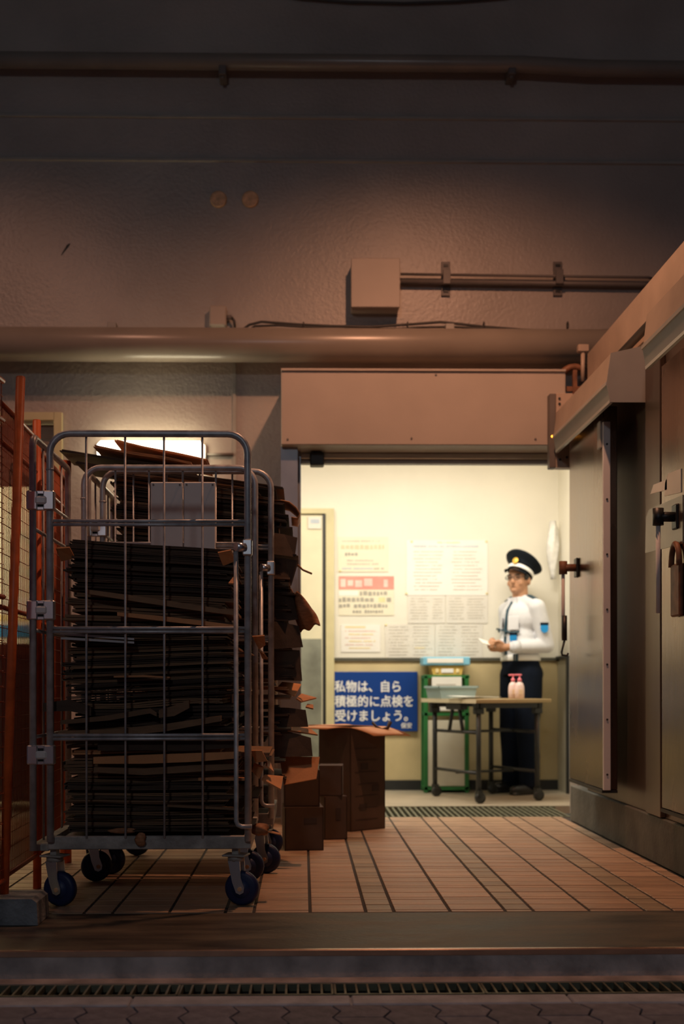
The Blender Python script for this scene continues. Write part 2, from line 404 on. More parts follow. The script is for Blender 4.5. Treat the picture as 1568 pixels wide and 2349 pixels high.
struct(MB().box((RX1 - 0.02, 8.36, 0), (RX1 - 0.001, 8.39, dl)).box((RX1 - 0.03, 8.36, dl), (RX1 - 0.001, RY1 - 0.03, dl + 0.02)), 'trim_5', 'black')
struct(box((RX1 - 0.012, 8.392, 0.0), (RX1 - 0.0005, RY1 - 0.03, dl - 0.02)), 'trim_6', 'offwhite')
# room door on the far wall
dx0, dx1 = P(640, 1200, RY1).x, P(746, 1200, RY1).x
dzt = P(700, 1184, RY1).z
d1 = struct(box((dx0 - 0.5, RY1 - 0.045, 0.01), (dx1 - 0.02, RY1 - 0.012, dzt), 0.003), 'door_1', 'door')
box((dx0 - 0.49, RY1 - 0.049, 0.02), (dx1 - 0.03, RY1 - 0.0445, P(700, 1466, RY1).z)).build('kick_plate', 'door_low', d1, True)
pl = box((P(706, 0, RY1).x, RY1 - 0.056, P(0, 1214, RY1).z), (P(737, 0, RY1).x, RY1 - 0.0448, P(0, 1186, RY1).z), 0.003).build('door_plate', 'poster_g', d1, True)
box((P(712, 0, RY1).x, RY1 - 0.0585, P(0, 1201, RY1).z), (P(732, 0, RY1).x, RY1 - 0.0555, P(0, 1192, RY1).z)).build('printed_mark', 'ink_b', pl, True)
fx = P(747, 0, RY1).x
struct(MB().box((fx, RY1 - 0.06, 0), (fx + 0.062, RY1 - 0.0125, dzt + 0.05)).box((dx0 - 0.5, RY1 - 0.06, dzt + 0.012), (fx, RY1 - 0.0125, dzt + 0.05)), 'trim_7', 'frame')
struct(MB().box((fx - 0.022, RY1 - 0.05, 0), (fx, RY1 - 0.0125, dzt + 0.012)), 'trim_8', 'black')

# --- goods entrance on the left, half-lowered shutter
struct(MB().box((LX1 - 0.002, WY - 0.03, 0), (LX1 + 0.045, WY + 0.1, LZ + 0.045)).box((LX0, WY - 0.03, LZ), (LX1, WY + 0.1, LZ + 0.045)), 'trim_9', 'frame')
sh = thing('roller_shutter', (-2.2, 7.0, 1.98), 'brown slatted roller shutter half lowered in the goods entrance behind the fence', 'shutter')
sl = MB().prism([(-0.012, 0), (-0.018, 0.02), (-0.012, 0.04), (0.006, 0.04), (0.006, 0)], 'x', LX0 + 0.02, LX1 - 0.02).mesh('slat')
for i in range(9): child('slat', sl, 'hood_top', sh, wm(sh).inverted() @ Vector((0, 7.0, 1.985 + i * 0.0415)))
struct(box((-3.1, T, -0.14), (RX0 - 0.11, 8.9, 0)), 'floor_goods_entrance', 'rfloor')
struct(box((-3.1, WY, -0.14), (LX1, T, 0)), 'door_sill', 'rfloor')
struct(box((-3.2, 8.85, 0), (RX0 - 0.11, 8.95, 2.5)), 'wall_goods_entrance_back', 'cream')
struct(box((-3.2, T, 0), (-3.1, 8.85, 2.5)), 'wall_goods_entrance_left', 'cream')
struct(box((-3.2, T, 2.5), (RX0 - 0.11, 8.95, 2.6)), 'ceiling_goods_entrance', 'cream')
# a poster, and an added bin that blocks the bright lower part
po = thing('notice_poster', (-2.2, 8.845, 1.18), 'blue, white and yellow poster on the lit wall of the goods entrance', 'poster')
box((-2.40, 8.838, 1.16), (-2.02, 8.848, 1.46)).build('sheet', 'white', po, True)
box((-2.40, 8.834, 1.16), (-2.02, 8.8385, 1.25)).build('blue_band', 'patch', po, True)
box((-2.40, 8.834, 1.28), (-2.02, 8.8385, 1.33)).build('yellow_band', 'ink_y', po, True)
bn = thing('added_bin', (-1.86, 7.55, 0), 'added tall dark bin with a red lid, blocking the bright lower goods entrance', 'bin')
MB().prism([(-0.31, 0.06), (0.31, 0.06), (0.36, 0.98), (-0.36, 0.98)], 'y', -0.26, 0.26).build('bin_body', 'gutter', bn)
MB().prism([(-0.385, 0.98), (0.385, 0.98), (0.385, 1.02), (0.34, 1.05), (-0.34, 1.05), (-0.385, 1.02)], 'y', -0.285, 0.285).build('lid', 'rust', bn)
for sx in (-1, 1):
    for sy in (-1, 1): MB().lathe([(0.01, -0.02), (0.06, -0.02), (0.06, 0.02), (0.01, 0.02)], 16, Matrix.Translation((sx * 0.25, sy * 0.2, 0.06)) @ Matrix.Rotation(R(90), 4, 'X')).build('wheel', 'black', bn)

# --- doorway trim, shutter box
jb = struct(MB().box((-0.125, 6.52, 0), (-0.03, WY, 2.13)).box((-0.03, 6.62, 0), (-0.012, 6.80, 2.13)), 'trim_10', 'jamb')
SBX0, SBX1, SBY, SBZ0, SBZ1 = P(645, 0, 6.45).x, 1.47, 6.45, P(700, 1020, 6.45).z, P(700, 849, 6.45).z
sb = thing('shutter_housing', ((SBX0 + SBX1) / 2, 6.66, SBZ0), 'long beige steel shutter housing above the guard room doorway', 'shutter box')
box((SBX0, SBY, SBZ0), (SBX1, WY, SBZ1), 0.004).build('casing', 'panel', sb, True)
box((SBX0, SBY - 0.012, SBZ1 - 0.006), (SBX1, WY, SBZ1 + 0.008), 0.002).build('top_cover', 'panel', sb, True)
for (px, py) in ((660, 1008), (944, 1006), (1228, 1008), (1000, 860)):
    p = P(px, py, SBY); MB().cyl((p.x, SBY - 0.004, p.z), (p.x, SBY + 0.002, p.z), 0.006, 10).build('screw', 'conduit', sb, True)
sh2 = thing('shutter_curtain', (0.7, 6.75, 2.0), 'rolled up shutter curtain edge hanging under the beige housing', 'shutter')
zb = P(900, 1064, 6.72).z
box((-0.012, 6.70, zb + 0.02), (1.5, 6.73, SBZ0), 0.003).build('slat', 'steel_d', sh2, True)
box((-0.012, 6.685, zb - 0.005), (1.5, 6.745, zb + 0.03), 0.004).build('bottom_bar', 'grey_end', sh2, True)
box((-0.012, 6.665, SBZ0 - 0.035), (1.5, 6.70, SBZ0 - 0.001), 0.004).build('guide_rail', 'alu', sh2, True)
p = P(727, 1062, 6.72)
o = box((p.x - 0.04, 6.60, p.z - 0.035), (p.x + 0.04, 6.684, p.z + 0.04), 0.006).build('door_sensor', 'black'); tag(o, 'small black sensor box under the left end of the shutter curtain', 'sensor')

# --- bracket with chain wheel on the right end
br = thing('shutter_bracket', (1.46, 6.42, 1.97), 'peach painted motor bracket at the right end of the shutter housing', 'bracket')
a, b = P(1259, 1075, 6.40), P(1306, 905, 6.40)
box((a.x, 6.385, a.z), (a.x + 0.035, 6.444, b.z), 0.003).build('side_plate', 'conduit', br, True)
box((a.x + 0.035, 6.375, a.z), (b.x + 0.015, 6.444, b.z), 0.003).build('face_plate', 'hood_top', br, True)
for (px, py) in ((1283, 915), (1283, 927), (1284, 1055), (1300, 1050)):
    q = P(px, py, 6.375); MB().cyl((q.x, 6.369, q.z), (q.x, 6.378, q.z), 0.007, 8).build('bolt', 'blk_metal', br, True)
q = P(1268, 1002, 6.39); MB().ell((q.x, 6.39, q.z), (0.012, 0.012, 0.008)).build('indicator_lamp', 'led', br, True)
q = P(1318, 893, 6.5)
MB().tube([(q.x + 0.10 * math.cos(t), 6.5, q.z + 0.125 * math.sin(t)) for t in [2 * math.pi * i / 24 for i in range(24)]], 0.020, 8, closed=True).build('chain_wheel', 'rust', br, True)
MB().box((q.x - 0.095, 6.495, q.z - 0.014), (q.x + 0.095, 6.505, q.z + 0.014)).box((q.x - 0.012, 6.49, q.z - 0.12), (q.x + 0.012, 6.51, q.z + 0.12)).build('wheel_spoke', 'rust', br, True)
q = P(1337, 850, 6.42)
MB().cyl((q.x, 6.42, q.z - 0.06), (q.x, 6.42, q.z + 0.10), 0.012, 10).box((q.x - 0.03, 6.40, q.z + 0.10), (q.x + 0.03, 6.44, q.z + 0.14), 0.003).build('anchor_bolt', 'hood_top', br, True)

# --- pipes and conduits on the wall
pz = P(700, 792, 6.72).z
pi = thing('drain_pipe', (0, 6.72, pz - 0.1), 'thick painted pipe running along the wall above the doorway', 'pipe')
MB().tube([(-5, 6.72, pz), (5, 6.72, pz)], 0.097, 32).build('pipe', 'pipe', pi, True)
for px in (1030, 260):
    q = P(px, 750, 6.75); MB().box((q.x - 0.025, 6.70, pz + 0.08), (q.x + 0.025, WY, pz + 0.125), 0.003).build('pipe_clip', 'trim', pi, True)
tz = P(700, 143, 6.80).z
tp = thing('sprinkler_pipe', (0, 6.8, tz - 0.05), 'dark pipe running high along the unlit top of the wall', 'pipe')
MB().tube([(-5, 6.8, tz), (1.3, 6.8, tz), (1.7, 6.8, tz - 0.02), (5, 6.8, tz - 0.03)], 0.046, 18).build('pipe', 'pipe', tp, True)
for px in (512, 1174):
    q = P(px, 168, 6.8); MB().box((q.x - 0.022, 6.77, q.z - 0.02), (q.x + 0.022, WY, q.z + 0.04), 0.004).cyl((q.x, 6.80, q.z - 0.035), (q.x, 6.80, q.z - 0.01), 0.012, 8).build('pipe_hanger', 'conduit', tp, True)

a, b = P(807, 703, 6.76), P(917, 593, 6.76)
jx = thing('junction_box', ((a.x + b.x) / 2, 6.83, a.z), 'square beige junction box with conduits on the wall above the pipe', 'junction box')
box((a.x, 6.78, a.z), (b.x, WY, b.z), 0.004).build('box_body', 'panel', jx, True)
box((a.x - 0.003, 6.762, a.z - 0.003), (b.x + 0.003, 6.78, b.z + 0.003), 0.004).build('lid', 'panel', jx, True)
MB().cyl(((a.x + b.x) / 2, 6.83, b.z), ((a.x + b.x) / 2, 6.83, b.z + 0.012), 0.008, 8).build('screw', 'conduit', jx, True)
def conduit(y0, px0, px1, r, lab):
    c = thing('conduit', (P(px0, y0, 6.86).x, 6.86, P(px0, y0, 6.86).z), lab, 'conduit', group='conduits from the junction box')
    A = P(px0, y0, 6.86); B = P(px1, y0 + 8, 6.86)
    MB().tube([A, A + (B - A) * 0.98, B + Vector((0.03, 0, 0)), B + Vector((0.06, 0.02, 0))], r, 10).build('tube', 'conduit', c, True)
    return c
conduit(629, 919, 1475, 0.008, 'thin upper conduit running right from the junction box')
conduit(646, 919, 1475, 0.016, 'thick lower conduit running right from the junction box')
for px, lb in ((1023, 'nearer to the junction box'), (1280, 'near the cold room')):
    q0, q1 = P(px - 10, 678, 6.88), P(px + 10, 600, 6.88)
    c = thing('conduit_bracket', ((q0.x + q1.x) / 2, 6.88, q0.z), 'drilled steel bracket holding the two conduits, ' + lb, 'bracket', group='conduit brackets')
    MB().box((q0.x, 6.885, q0.z), (q1.x, WY, q1.z), 0.002).build('channel', 'conduit', c, True)
    for dz in (0.02, (q1.z - q0.z) - 0.03): MB().box((q0.x + 0.012, 6.879, q0.z + dz), (q1.x - 0.012, 6.886, q0.z + dz + 0.014)).build('slot_nut', 'black', c, True)
    MB().box((q0.x + 0.004, 6.828, P(px, 655, 6.86).z), (q1.x - 0.004, 6.843, P(px, 622, 6.86).z), 0.002).build('saddle', 'conduit', c, True)
a, b = P(481, 748, 6.85), P(520, 702, 6.85)
sj = thing('switch_box', ((a.x + b.x) / 2, 6.87, a.z), 'small square socket box with cable gland just above the thick pipe', 'junction box')
box((a.x, 6.835, a.z), (b.x, WY, b.z), 0.008).build('box_body', 'panel', sj, True)
MB().cyl((b.x, 6.86, a.z + 0.055), (b.x + 0.03, 6.86, a.z + 0.055), 0.015, 10).build('cable_gland', 'conduit', sj, True)
MB().tube([(b.x + 0.03, 6.86, a.z + 0.055), (b.x + 0.045, 6.86, a.z + 0.035), (b.x + 0.05, 6.86, a.z - 0.02)], 0.008, 8).build('cable_stub', 'cable', sj, True)
def wire(pts, r, name, lab, Y, g=None):
    o = MB().tube([P(x_, y_, Y) for x_, y_ in pts], r, 8).build(name, 'cable'); tag(o, lab, 'cable', g); return o
wire([(550, 762), (572, 745), (600, 738), (680, 744), (760, 748), (850, 750), (930, 745), (1010, 739), (1060, 744), (1110, 750), (1200, 757), (1300, 760), (1420, 758)], 0.008, 'power_cable', 'upper loose cable lying along the top of the thick pipe', 6.82)
wire([(560, 765), (585, 748), (640, 746), (720, 751), (800, 754), (900, 755), (960, 751), (1040, 750), (1130, 755), (1250, 762), (1430, 762)], 0.007, 'power_cable', 'lower loose cable lying along the top of the thick pipe', 6.80)
for px in (697, 935, 1110, 1302):
    q = P(px, 748, 6.81); o = MB().tube([(q.x, 6.81 + 0.02 * math.cos(t), q.z + 0.022 * math.sin(t)) for t in [math.pi * 2 * i / 10 for i in range(10)]], 0.004, 6, closed=True).build('cable_tie', 'cable'); tag(o, 'thin black tie bundling the cables above the thick pipe', 'cable tie', 'cable ties')
wire([(560, -26), (690, -4), (800, 5), (930, 8), (1050, 4), (1160, -5), (1300, -30)], 0.008, 'overhead_cable', 'thin overhead cable sagging across the dark top of the wall', 6.88)
for px, lb in ((502, 'nearer the fence side'), (575, 'nearer the junction box')):
    q = P(px, 458, WY)
    o = MB().lathe([(0.050, 0), (0.050, 0.010), (0.046, 0.016), (0.040, 0.015), (0.02, 0.017), (0.002, 0.018)], 24, Matrix.Translation((q.x, WY, q.z)) @ Matrix.Rotation(R(90), 4, 'X')).build('wall_plug', 'plug')
    tag(o, 'round orange-brown plug on the wall, the one ' + lb, 'wall plug', 'round wall plugs')
q = P(153, 570, WY)
o = MB().prism([(q.x - 0.03, q.z - 0.04), (q.x + 0.012, q.z + 0.012), (q.x + 0.022, q.z + 0.03), (q.x + 0.004, q.z + 0.02)], 'y', WY - 0.006, WY).build('wall_chip', 'scratch'); tag(o, 'small dark chip on the bare wall above the thick pipe', 'paint chip')

# --- fluorescent fitting behind the cages
a, b = P(222, 1056, 6.80), P(466, 1010, 6.80)
lf = thing('fluorescent_lamp', ((a.x + b.x) / 2, 6.84, a.z), 'lit fluorescent wall lamp glowing behind the roll cages', 'lamp')
box((a.x, 6.80, a.z), (b.x, 6.86, b.z), 0.02).build('diffuser', 'tube', lf, True)
box((a.x - 0.01, 6.86, a.z + 0.01), (b.x + 0.01, WY, b.z - 0.01), 0.004).build('housing', 'fixture', lf, True)
MB().tube([(b.x + 0.01, 6.885, a.z + 0.055), (P(536, 1045, 6.885).x, 6.885, a.z + 0.055)], 0.009, 8).build('feed_conduit', 'conduit', lf, True)
light('fluorescent_glow', 'AREA', ((a.x + b.x) / 2, 6.79, (a.z + b.z) / 2), ((a.x + b.x) / 2, 5, (a.z + b.z) / 2 + 0.2), 3.0, (1.0, 0.86, 0.58), shape='RECTANGLE', size=0.6, size_y=0.1)

# ================================================================== COLD ROOM
CX = 1.57
struct(box((CX, 2.6, 0.205), (4.6, 6.37, 2.60), 0.004), 'wall_right', 'steel_d')
kr = struct(box((1.552, 2.6, 0.0), (4.6, 6.70, 0.205), 0.004), 'baseboard_right', 'kerb')
struct(box((1.555, 2.6, 2.335), (CX + 0.01, 6.30, 2.60), 0.003), 'trim_11', 'hood_top')
struct(box((1.545, 4.985, 0.21), (CX, 5.20, 2.33), 0.003), 'trim_12', 'steel_d')
o = MB().tube([(1.525, 2.6, 2.375), (1.525, 6.3, 2.375)], 0.020, 10).build('refrigerant_pipe', 'blk_metal'); tag(o, 'dark pipe running along the cold room just above the rail hoods', 'pipe')
def hood(y0, y1, lab):
    h = thing('rail_hood', (1.46, (y0 + y1) / 2, 2.06), lab, 'rail hood', group='sliding door rail hoods')
    prof = [(CX, 2.325), (1.392, 2.285), (1.374, 2.14), (1.384, 2.14), (1.40, 2.275), (CX, 2.313)]
    MB().prism(prof, 'y', y0, y1).build('cover', 'hood_top', h, True)  # warmer than the end cap: orange lamplight put into the cover colour
    MB().prism([(1.372, 2.155), (1.388, 2.066), (1.394, 2.066), (1.382, 2.155)], 'y', y0, y1).build('lower_lip', 'grey_end', h, True)
    MB().prism([(1.369, 2.158), (1.369, 2.142), (1.386, 2.142), (1.386, 2.158)], 'y', y0, y1).build('edge_bead', 'alu', h, True)
    MB().prism([(1.384, 2.074), (1.386, 2.062), (1.40, 2.062), (1.398, 2.074)], 'y', y0, y1).build('edge_bead', 'alu', h, True)
    MB().prism([(CX, 2.326), (1.391, 2.286), (1.371, 2.15), (1.388, 2.064), (CX, 2.064)], 'y', y0 - 0.006, y0).build('end_cap', 'grey_end', h, True)
    MB().box((1.45, y0 + 0.02, 2.17), (1.50, y1, 2.23)).build('rail', 'blk_metal', h, True)
hood(5.21, 6.33, 'sheet metal rail hood with grey end cap over the cold room door by the doorway')
hood(2.9, 4.66, 'sheet metal rail hood over the second cold room door, nearest the street')
# leaf next to the doorway
l1 = thing('cold_room_door', (1.45, 5.9, 0.27), 'worn stainless sliding door next to the doorway with a riveted white edge strip', 'sliding door')
box((1.432, 5.50, 0.285), (1.50, 6.20, 2.12), 0.004).build('leaf', 'steel', l1, True)
ss = box((1.428, 5.480, 0.285), (1.462, 5.4995, 2.04), 0.002).build('edge_strip', 'white_strip', l1, True)
for i in range(7):
    z_ = 0.36 + i * 0.262; MB().cyl((1.445, 5.4765, z_), (1.445, 5.481, z_), 0.005, 8).build('rivet', 'blk_metal', ss, True)
box((1.418, 5.50, 1.92), (1.4315, 5.56, 2.05), 0.003).build('hanger_plate', 'grey_end', l1, True)
box((1.425, 5.50, 0.27), (1.50, 6.20, 0.2845)).build('bottom_seal', 'black', l1, True)
def lever(parent, X, Y, z1, z0, knob):
    MB().box((X - 0.012, Y - 0.03, z1 - 0.05), (X, Y + 0.03, z1 + 0.05), 0.004).build('handle_plate', 'blk_metal', parent, True)
    hk = MB().cyl((X - 0.075, Y, z1), (X - 0.012, Y, z1), 0.020, 12).tube([(X - 0.075, Y, z1 + 0.034), (X - 0.075, Y, z1 - 0.034)], 0.022, 14).build('handle_knob', knob, parent, True)
    MB().cyl((X - 0.075, Y, z0), (X - 0.075, Y, z1 - 0.035), 0.0095, 12).build('handle_rod', 'white_strip', parent, True)  # chrome rod, its bright glint painted as plain white
lever(l1, 1.432, 6.02, P(1297, 1303, 6.02).z, P(1297, 1465, 6.02).z, 'rust')
q = P(1294, 1470, 6.00)
MB().tube([(q.x, 6.00, q.z + 0.13), (q.x, 6.00, q.z)], 0.014, 8).tube([(q.x, 6.00, q.z), (q.x - 0.015, 6.00, q.z - 0.06), (q.x - 0.012, 6.00, q.z - 0.075), (q.x + 0.012, 6.00, q.z - 0.078), (q.x + 0.02, 6.00, q.z - 0.065)], 0.006, 8).build('pull_hook', 'blk_metal', l1, True)
# leaf nearest the street
l2 = thing('cold_room_door', (1.52, 3.9, 0.27), 'stainless sliding door with torn stickers and a black and chrome lever, nearest the street', 'sliding door')
box((1.50, 3.0, 0.27), (1.555, 4.82, 2.12), 0.004).build('leaf', 'steel', l2, True)
box((1.495, 3.0, 0.255), (1.555, 4.82, 0.2695)).build('bottom_seal', 'black', l2, True)
lever(l2, 1.4995, 4.62, P(1507, 1188, 4.64).z, P(1507, 1408, 4.64).z, 'blk_metal')
for k, (px0, py0, px1, py1, m_) in enumerate(((1524, 1070, 1562, 1150, 'poster_g'), (1491, 1095, 1530, 1145, 'poster_w'), (1480, 1130, 1566, 1280, 'steel_d'))):
    # stickers lie on the leaf (plane x = 1.50)
    def onleaf(px, py):
        u = (px - CXP) / FPX
        t = 1.4985 / (math.sin(YAW) + u * math.cos(YAW))
        return (t * (math.cos(YAW) - u * math.sin(YAW)), CAMZ + t * (HZ - py) / FPX)
    ya, za = onleaf(px0, py1); yb, zb_ = onleaf(px1, py0)
    o = MB().prism([(yb, za), (ya, za + 0.02), (ya - 0.01, zb_ - 0.03), (ya - 0.05, zb_), (yb, zb_ - 0.01)], 'x', 1.4972 - k * 0.0, 1.4998).build('torn_sticker', m_, l2, True)
q = onleaf(1556, 1300)
MB().tube([(1.485, q[0] + 0.05 * math.cos(t), q[1] + 0.09 * math.sin(t)) for t in [math.pi * i / 12 for i in range(13)]], 0.012, 8).box((1.480, q[0] - 0.06, q[1] - 0.20), (1.4995, q[0] + 0.05, q[1] + 0.01), 0.006).build('lock_hasp', 'rust', l2, True)
q = onleaf(1553, 1886)
# plastic bag on the room corner
def bagf(u, v):
    a_ = 2 * math.pi * u; r_ = 0.015 + 0.028 * math.sin(math.pi * min(1, v * 1.1)) + 0.008 * math.sin(5 * a_ + 9 * v)
    return Vector((1.868 + r_ * math.cos(a_), 8.62 + r_ * 0.7 * math.sin(a_), 2.02 - 0.44 * v))
o = MB().quadgrid(bagf, 20, 10, 0.002).build('plastic_bag', 'bag'); tag(o, 'crumpled clear plastic bag hanging by the right edge of the doorway', 'plastic bag')

# ================================================================== ROLL CAGES
def arc_u(x0, x1, y, z0, z1, r, n=6):
    pts = [(x0, y, z0)]
    pts += [(x0 + r - r * math.cos(t), y, z1 - r + r * math.sin(t)) for t in [math.pi / 2 * i / n for i in range(n + 1)]]
    pts += [(x1 - r + r * math.sin(t), y, z1 - r + r * math.cos(t)) for t in [math.pi / 2 * i / n for i in range(n + 1)]]
    return pts + [(x1, y, z0)]
HW, HD, HT = 0.3475, 0.305, 1.672
BARX = [-0.222, -0.085, 0.052, 0.187]
RAILZ = [P(300, 1200, 4.1).z, P(300, 1445, 4.1).z, P(300, 1690, 4.1).z]
def make_cage(lab, rows):
    c = thing('roll_cage', (0, 0, 0), lab, 'roll cage', group='roll cages full of cardboard')
    # base tray: rim plus deck
    t = MB()
    t.box((-HW - 0.012, -HD, 0.205), (HW + 0.01, -HD + 0.022, 0.252), 0.003); t.box((-HW - 0.012, HD - 0.022, 0.205), (HW + 0.01, HD, 0.252), 0.003)
    t.box((-HW - 0.012, -HD + 0.022, 0.205), (-HW + 0.014, HD - 0.022, 0.252)); t.box((HW - 0.016, -HD + 0.022, 0.205), (HW + 0.01, HD - 0.022, 0.252))
    t.build('base_rim', 'tray', c)
    box((-HW + 0.012, -HD + 0.02, 0.215), (HW - 0.014, HD - 0.02, 0.232)).build('base_deck', 'tray', c)
    box((-HW - 0.075, -HD + 0.03, 0.196), (-HW - 0.0125, HD - 0.03, 0.222), 0.003).build('side_sill', 'tray', c)
    for nm, yy in (('front_frame', -HD - 0.012), ('rear_frame', HD + 0.012)):
        f = MB().tube(arc_u(-HW, HW, yy, 0.235, HT, 0.07), 0.0125, 12).build(nm, 'cage', c)
        for z_ in RAILZ:
            MB().tube([(-HW + 0.01, yy, z_ + 0.0065), (HW - 0.01, yy, z_ + 0.0065)], 0.006, 8).tube([(-HW + 0.01, yy, z_ - 0.0065), (HW - 0.01, yy, z_ - 0.0065)], 0.006, 8).build('crossbar', 'cage', f)
        for x_ in BARX:
            MB().tube([(x_, yy + 0.011, 0.245), (x_, yy + 0.011, HT - 0.006)], 0.0042, 6).build('upright_bar', 'cage', f)
        MB().cyl((-HW, yy, HT - 0.13), (-HW, yy, HT - 0.124), 0.0145, 12).build('weld_collar', 'cage', f)
    # left side panel
    xs = -HW - 0.058
    rot = [(xs, p[0], p[2]) for p in arc_u(-HD - 0.02, HD - 0.02, 0, 0.205, HT - 0.012, 0.035)]
    f = MB().tube(rot, 0.0125, 12).build('side_frame', 'cage', c)
    for z_ in (RAILZ[0] + 0.10, RAILZ[0] - 0.02, RAILZ[1], RAILZ[2]):
        MB().tube([(xs, -HD - 0.02, z_), (xs, HD - 0.02, z_)], 0.007, 8).build('crossbar', 'cage', f)
    for y_ in (-0.16, 0.0, 0.16):
        MB().tube([(xs, y_, 0.21), (xs, y_, HT - 0.02)], 0.0042, 6).build('upright_bar', 'cage', f)
    # clamps between front panel and side panel
    for py in (1150, 1400, 1730):
        z_ = P(95, py, 4.1).z
        k = MB()
        for xx in (xs, -HW): k.box((xx - 0.019, -HD - 0.036, z_ - 0.034), (xx + 0.019, -HD - 0.002, z_ + 0.034), 0.004)
        k.box((xs + 0.015, -HD - 0.030, z_ + 0.022), (-HW - 0.015, -HD - 0.006, z_ + 0.034), 0.002).box((xs + 0.015, -HD - 0.030, z_ - 0.034), (-HW - 0.015, -HD - 0.006, z_ - 0.022), 0.002)
        k = k.build('clamp', 'chrome', c)
        box((xs + 0.012, -HD - 0.024, z_ - 0.022), (-HW - 0.012, -HD - 0.008, z_ + 0.022)).build('clamp_back', 'black', k)
        bu = box((xs + 0.012, -HD - 0.042, z_ - 0.015), (-HW - 0.006, -HD - 0.0245, z_ + 0.014), 0.006).build('buckle', 'buckle', k)
        xm = (xs - HW) / 2
    # gate rod with latch and hook on the right
    xr = HW - 0.040
    zl = P(550, 1268, 4.1).z; zb = P(550, 1893, 4.1).z
    g = MB().tube([(xr, -HD - 0.040, zl), (xr, -HD - 0.040, zb + 0.02), (xr + 0.006, -HD - 0.040, zb + 0.006), (xr + 0.02, -HD - 0.040, zb), (xr + 0.055, -HD - 0.040, zb)], 0.0085, 10).build('gate_rod', 'cage', c)
    k = box((HW - 0.018, -HD - 0.034, zl - 0.012), (HW + 0.016, -HD + 0.008, zl + 0.045), 0.004).build('latch', 'chrome', c)
    MB().cyl((xr, -HD - 0.05, zl + 0.016), (HW - 0.01, -HD - 0.03, zl + 0.016), 0.016, 12).build('latch_knob', 'chrome', k)
    # casters
    for (cx, cy, sw) in ((-HW + 0.005, -HD + 0.04, R(-18)), (HW - 0.045, -HD + 0.04, R(-14)), (-HW + 0.04, HD - 0.06, R(25)), (HW - 0.045, HD - 0.06, R(-10))):
        cr = bpy.data.objects.new('caster', MB().box((-0.042, -0.036, 0.176), (0.042, 0.036, 0.183), 0.002).cyl((0, 0, 0.158), (0, 0, 0.176), 0.030, 16).box((-0.012, -0.012, 0.182), (0.012, 0.012, 0.206)).mesh('caster_plate'))
        C.objects.link(cr); cr.parent = c; cr.location = (cx, cy, 0); cr.rotation_euler = (0, 0, sw); cr.data.materials.append(M['tray'])
        for s_ in (-1, 1):
            MB().prism([(-0.022, 0.160), (0.022, 0.160), (0.026, 0.10), (0.038, 0.066), (0.036, 0.050), (0.022, 0.042), (0.008, 0.048), (-0.006, 0.085)], 'y', s_ * 0.027 - 0.002, s_ * 0.027 + 0.002).build('fork_plate', 'chrome', cr)
        MB().lathe([(0.016, -0.018), (0.050, -0.018), (0.059, -0.014), (0.062, -0.006), (0.062, 0.006), (0.059, 0.014), (0.050, 0.018), (0.016, 0.018)], 28, Matrix.Translation((0.022, 0, 0.062)) @ Matrix.Rotation(R(90), 4, 'X')).build('wheel', 'tyre', cr)
        MB().lathe([(0.002, -0.020), (0.034, -0.020), (0.034, 0.020), (0.002, 0.020)], 20, Matrix.Translation((0.022, 0, 0.062)) @ Matrix.Rotation(R(90), 4, 'X')).build('hub', 'hub', cr)
        MB().cyl((0.022, -0.034, 0.062), (0.022, 0.034, 0.062), 0.008, 10).build('axle_bolt', 'plug', cr)
    return c
C1 = (-0.5425, 4.405); C2 = (-0.480, 5.115)
cage1 = make_cage('grey tube roll cage on blue casters beside the orange fence, loaded with flattened cardboard', None)
cage1.location = (C1[0], C1[1], 0)
cage2 = copy_tree(cage1); cage2['label'] = 'second tube roll cage with a taller, bulging cardboard load, behind the front cage'
cage2.location = (C2[0], C2[1], 0); 
# grey plates on the rear panel of the front cage
for (xa, xb) in ((346, 420), (422, 495)):
    a, b = P(xa, 1290, 4.69), P(xb, 1106, 4.69)
    pl_ = box((a.x, 4.682, a.z), (b.x, 4.694, b.z), 0.004).build('sign_plate', 'plate', cage1, True)
    for (xx, zz) in ((a.x + 0.012, b.z - 0.012), (b.x - 0.012, b.z - 0.012)): MB().cyl((xx, 4.678, zz), (xx, 4.683, zz), 0.004, 8).build('screw', 'conduit', pl_, True)

# ------------------------------------------------------------------ flattened cartons
def carton_mesh(seed, plies, hgt, fold):
    rr = random.Random(seed); mb = MB(); NX = 10
    a1, a2, ph = rr.uniform(0.05, 0.18), rr.uniform(0.02, 0.10), rr.uniform(0, 6)
    tp = hgt / plies * 0.86
    for k in range(plies):
        zc = (k + 0.5) / plies * hgt
        x0 = -0.5 + rr.uniform(0, 0.025); x1 = 0.5 - rr.uniform(0, 0.05); y0 = -0.5 + rr.uniform(0, 0.03); y1 = 0.5 - rr.uniform(0, 0.05)
        t = bmesh.new(); ring = []
        for i in range(NX + 1):
            u = i / NX; x = x0 + (x1 - x0) * u
            dz = hgt * (a1 * math.sin(2.2 * math.pi * u + ph) + a2 * math.sin(9 * u + k))
            jy = rr.uniform(0, 0.012)
            ring.append([t.verts.new((x, y0 + jy, zc - tp / 2 + dz)), t.verts.new((x, y1, zc - tp / 2 + dz)), t.verts.new((x, y1, zc + tp / 2 + dz)), t.verts.new((x, y0 + jy, zc + tp / 2 + dz))])
        for A, B in zip(ring, ring[1:]):
            for j in range(4): t.faces.new((A[j], A[(j + 1) % 4], B[(j + 1) % 4], B[j]))
        t.faces.new(ring[0][::-1]); t.faces.new(ring[-1]); mb._add(t)
    if fold:
        mb.box((-0.5, -0.48, hgt * 0.08), (-0.492, 0.47, hgt * 0.9))
    return mb.mesh('flattened_carton')
CARTS = [carton_mesh(i, 2 if i % 3 else 3, 1.0, i % 2) for i in range(9)]
CART_M = []
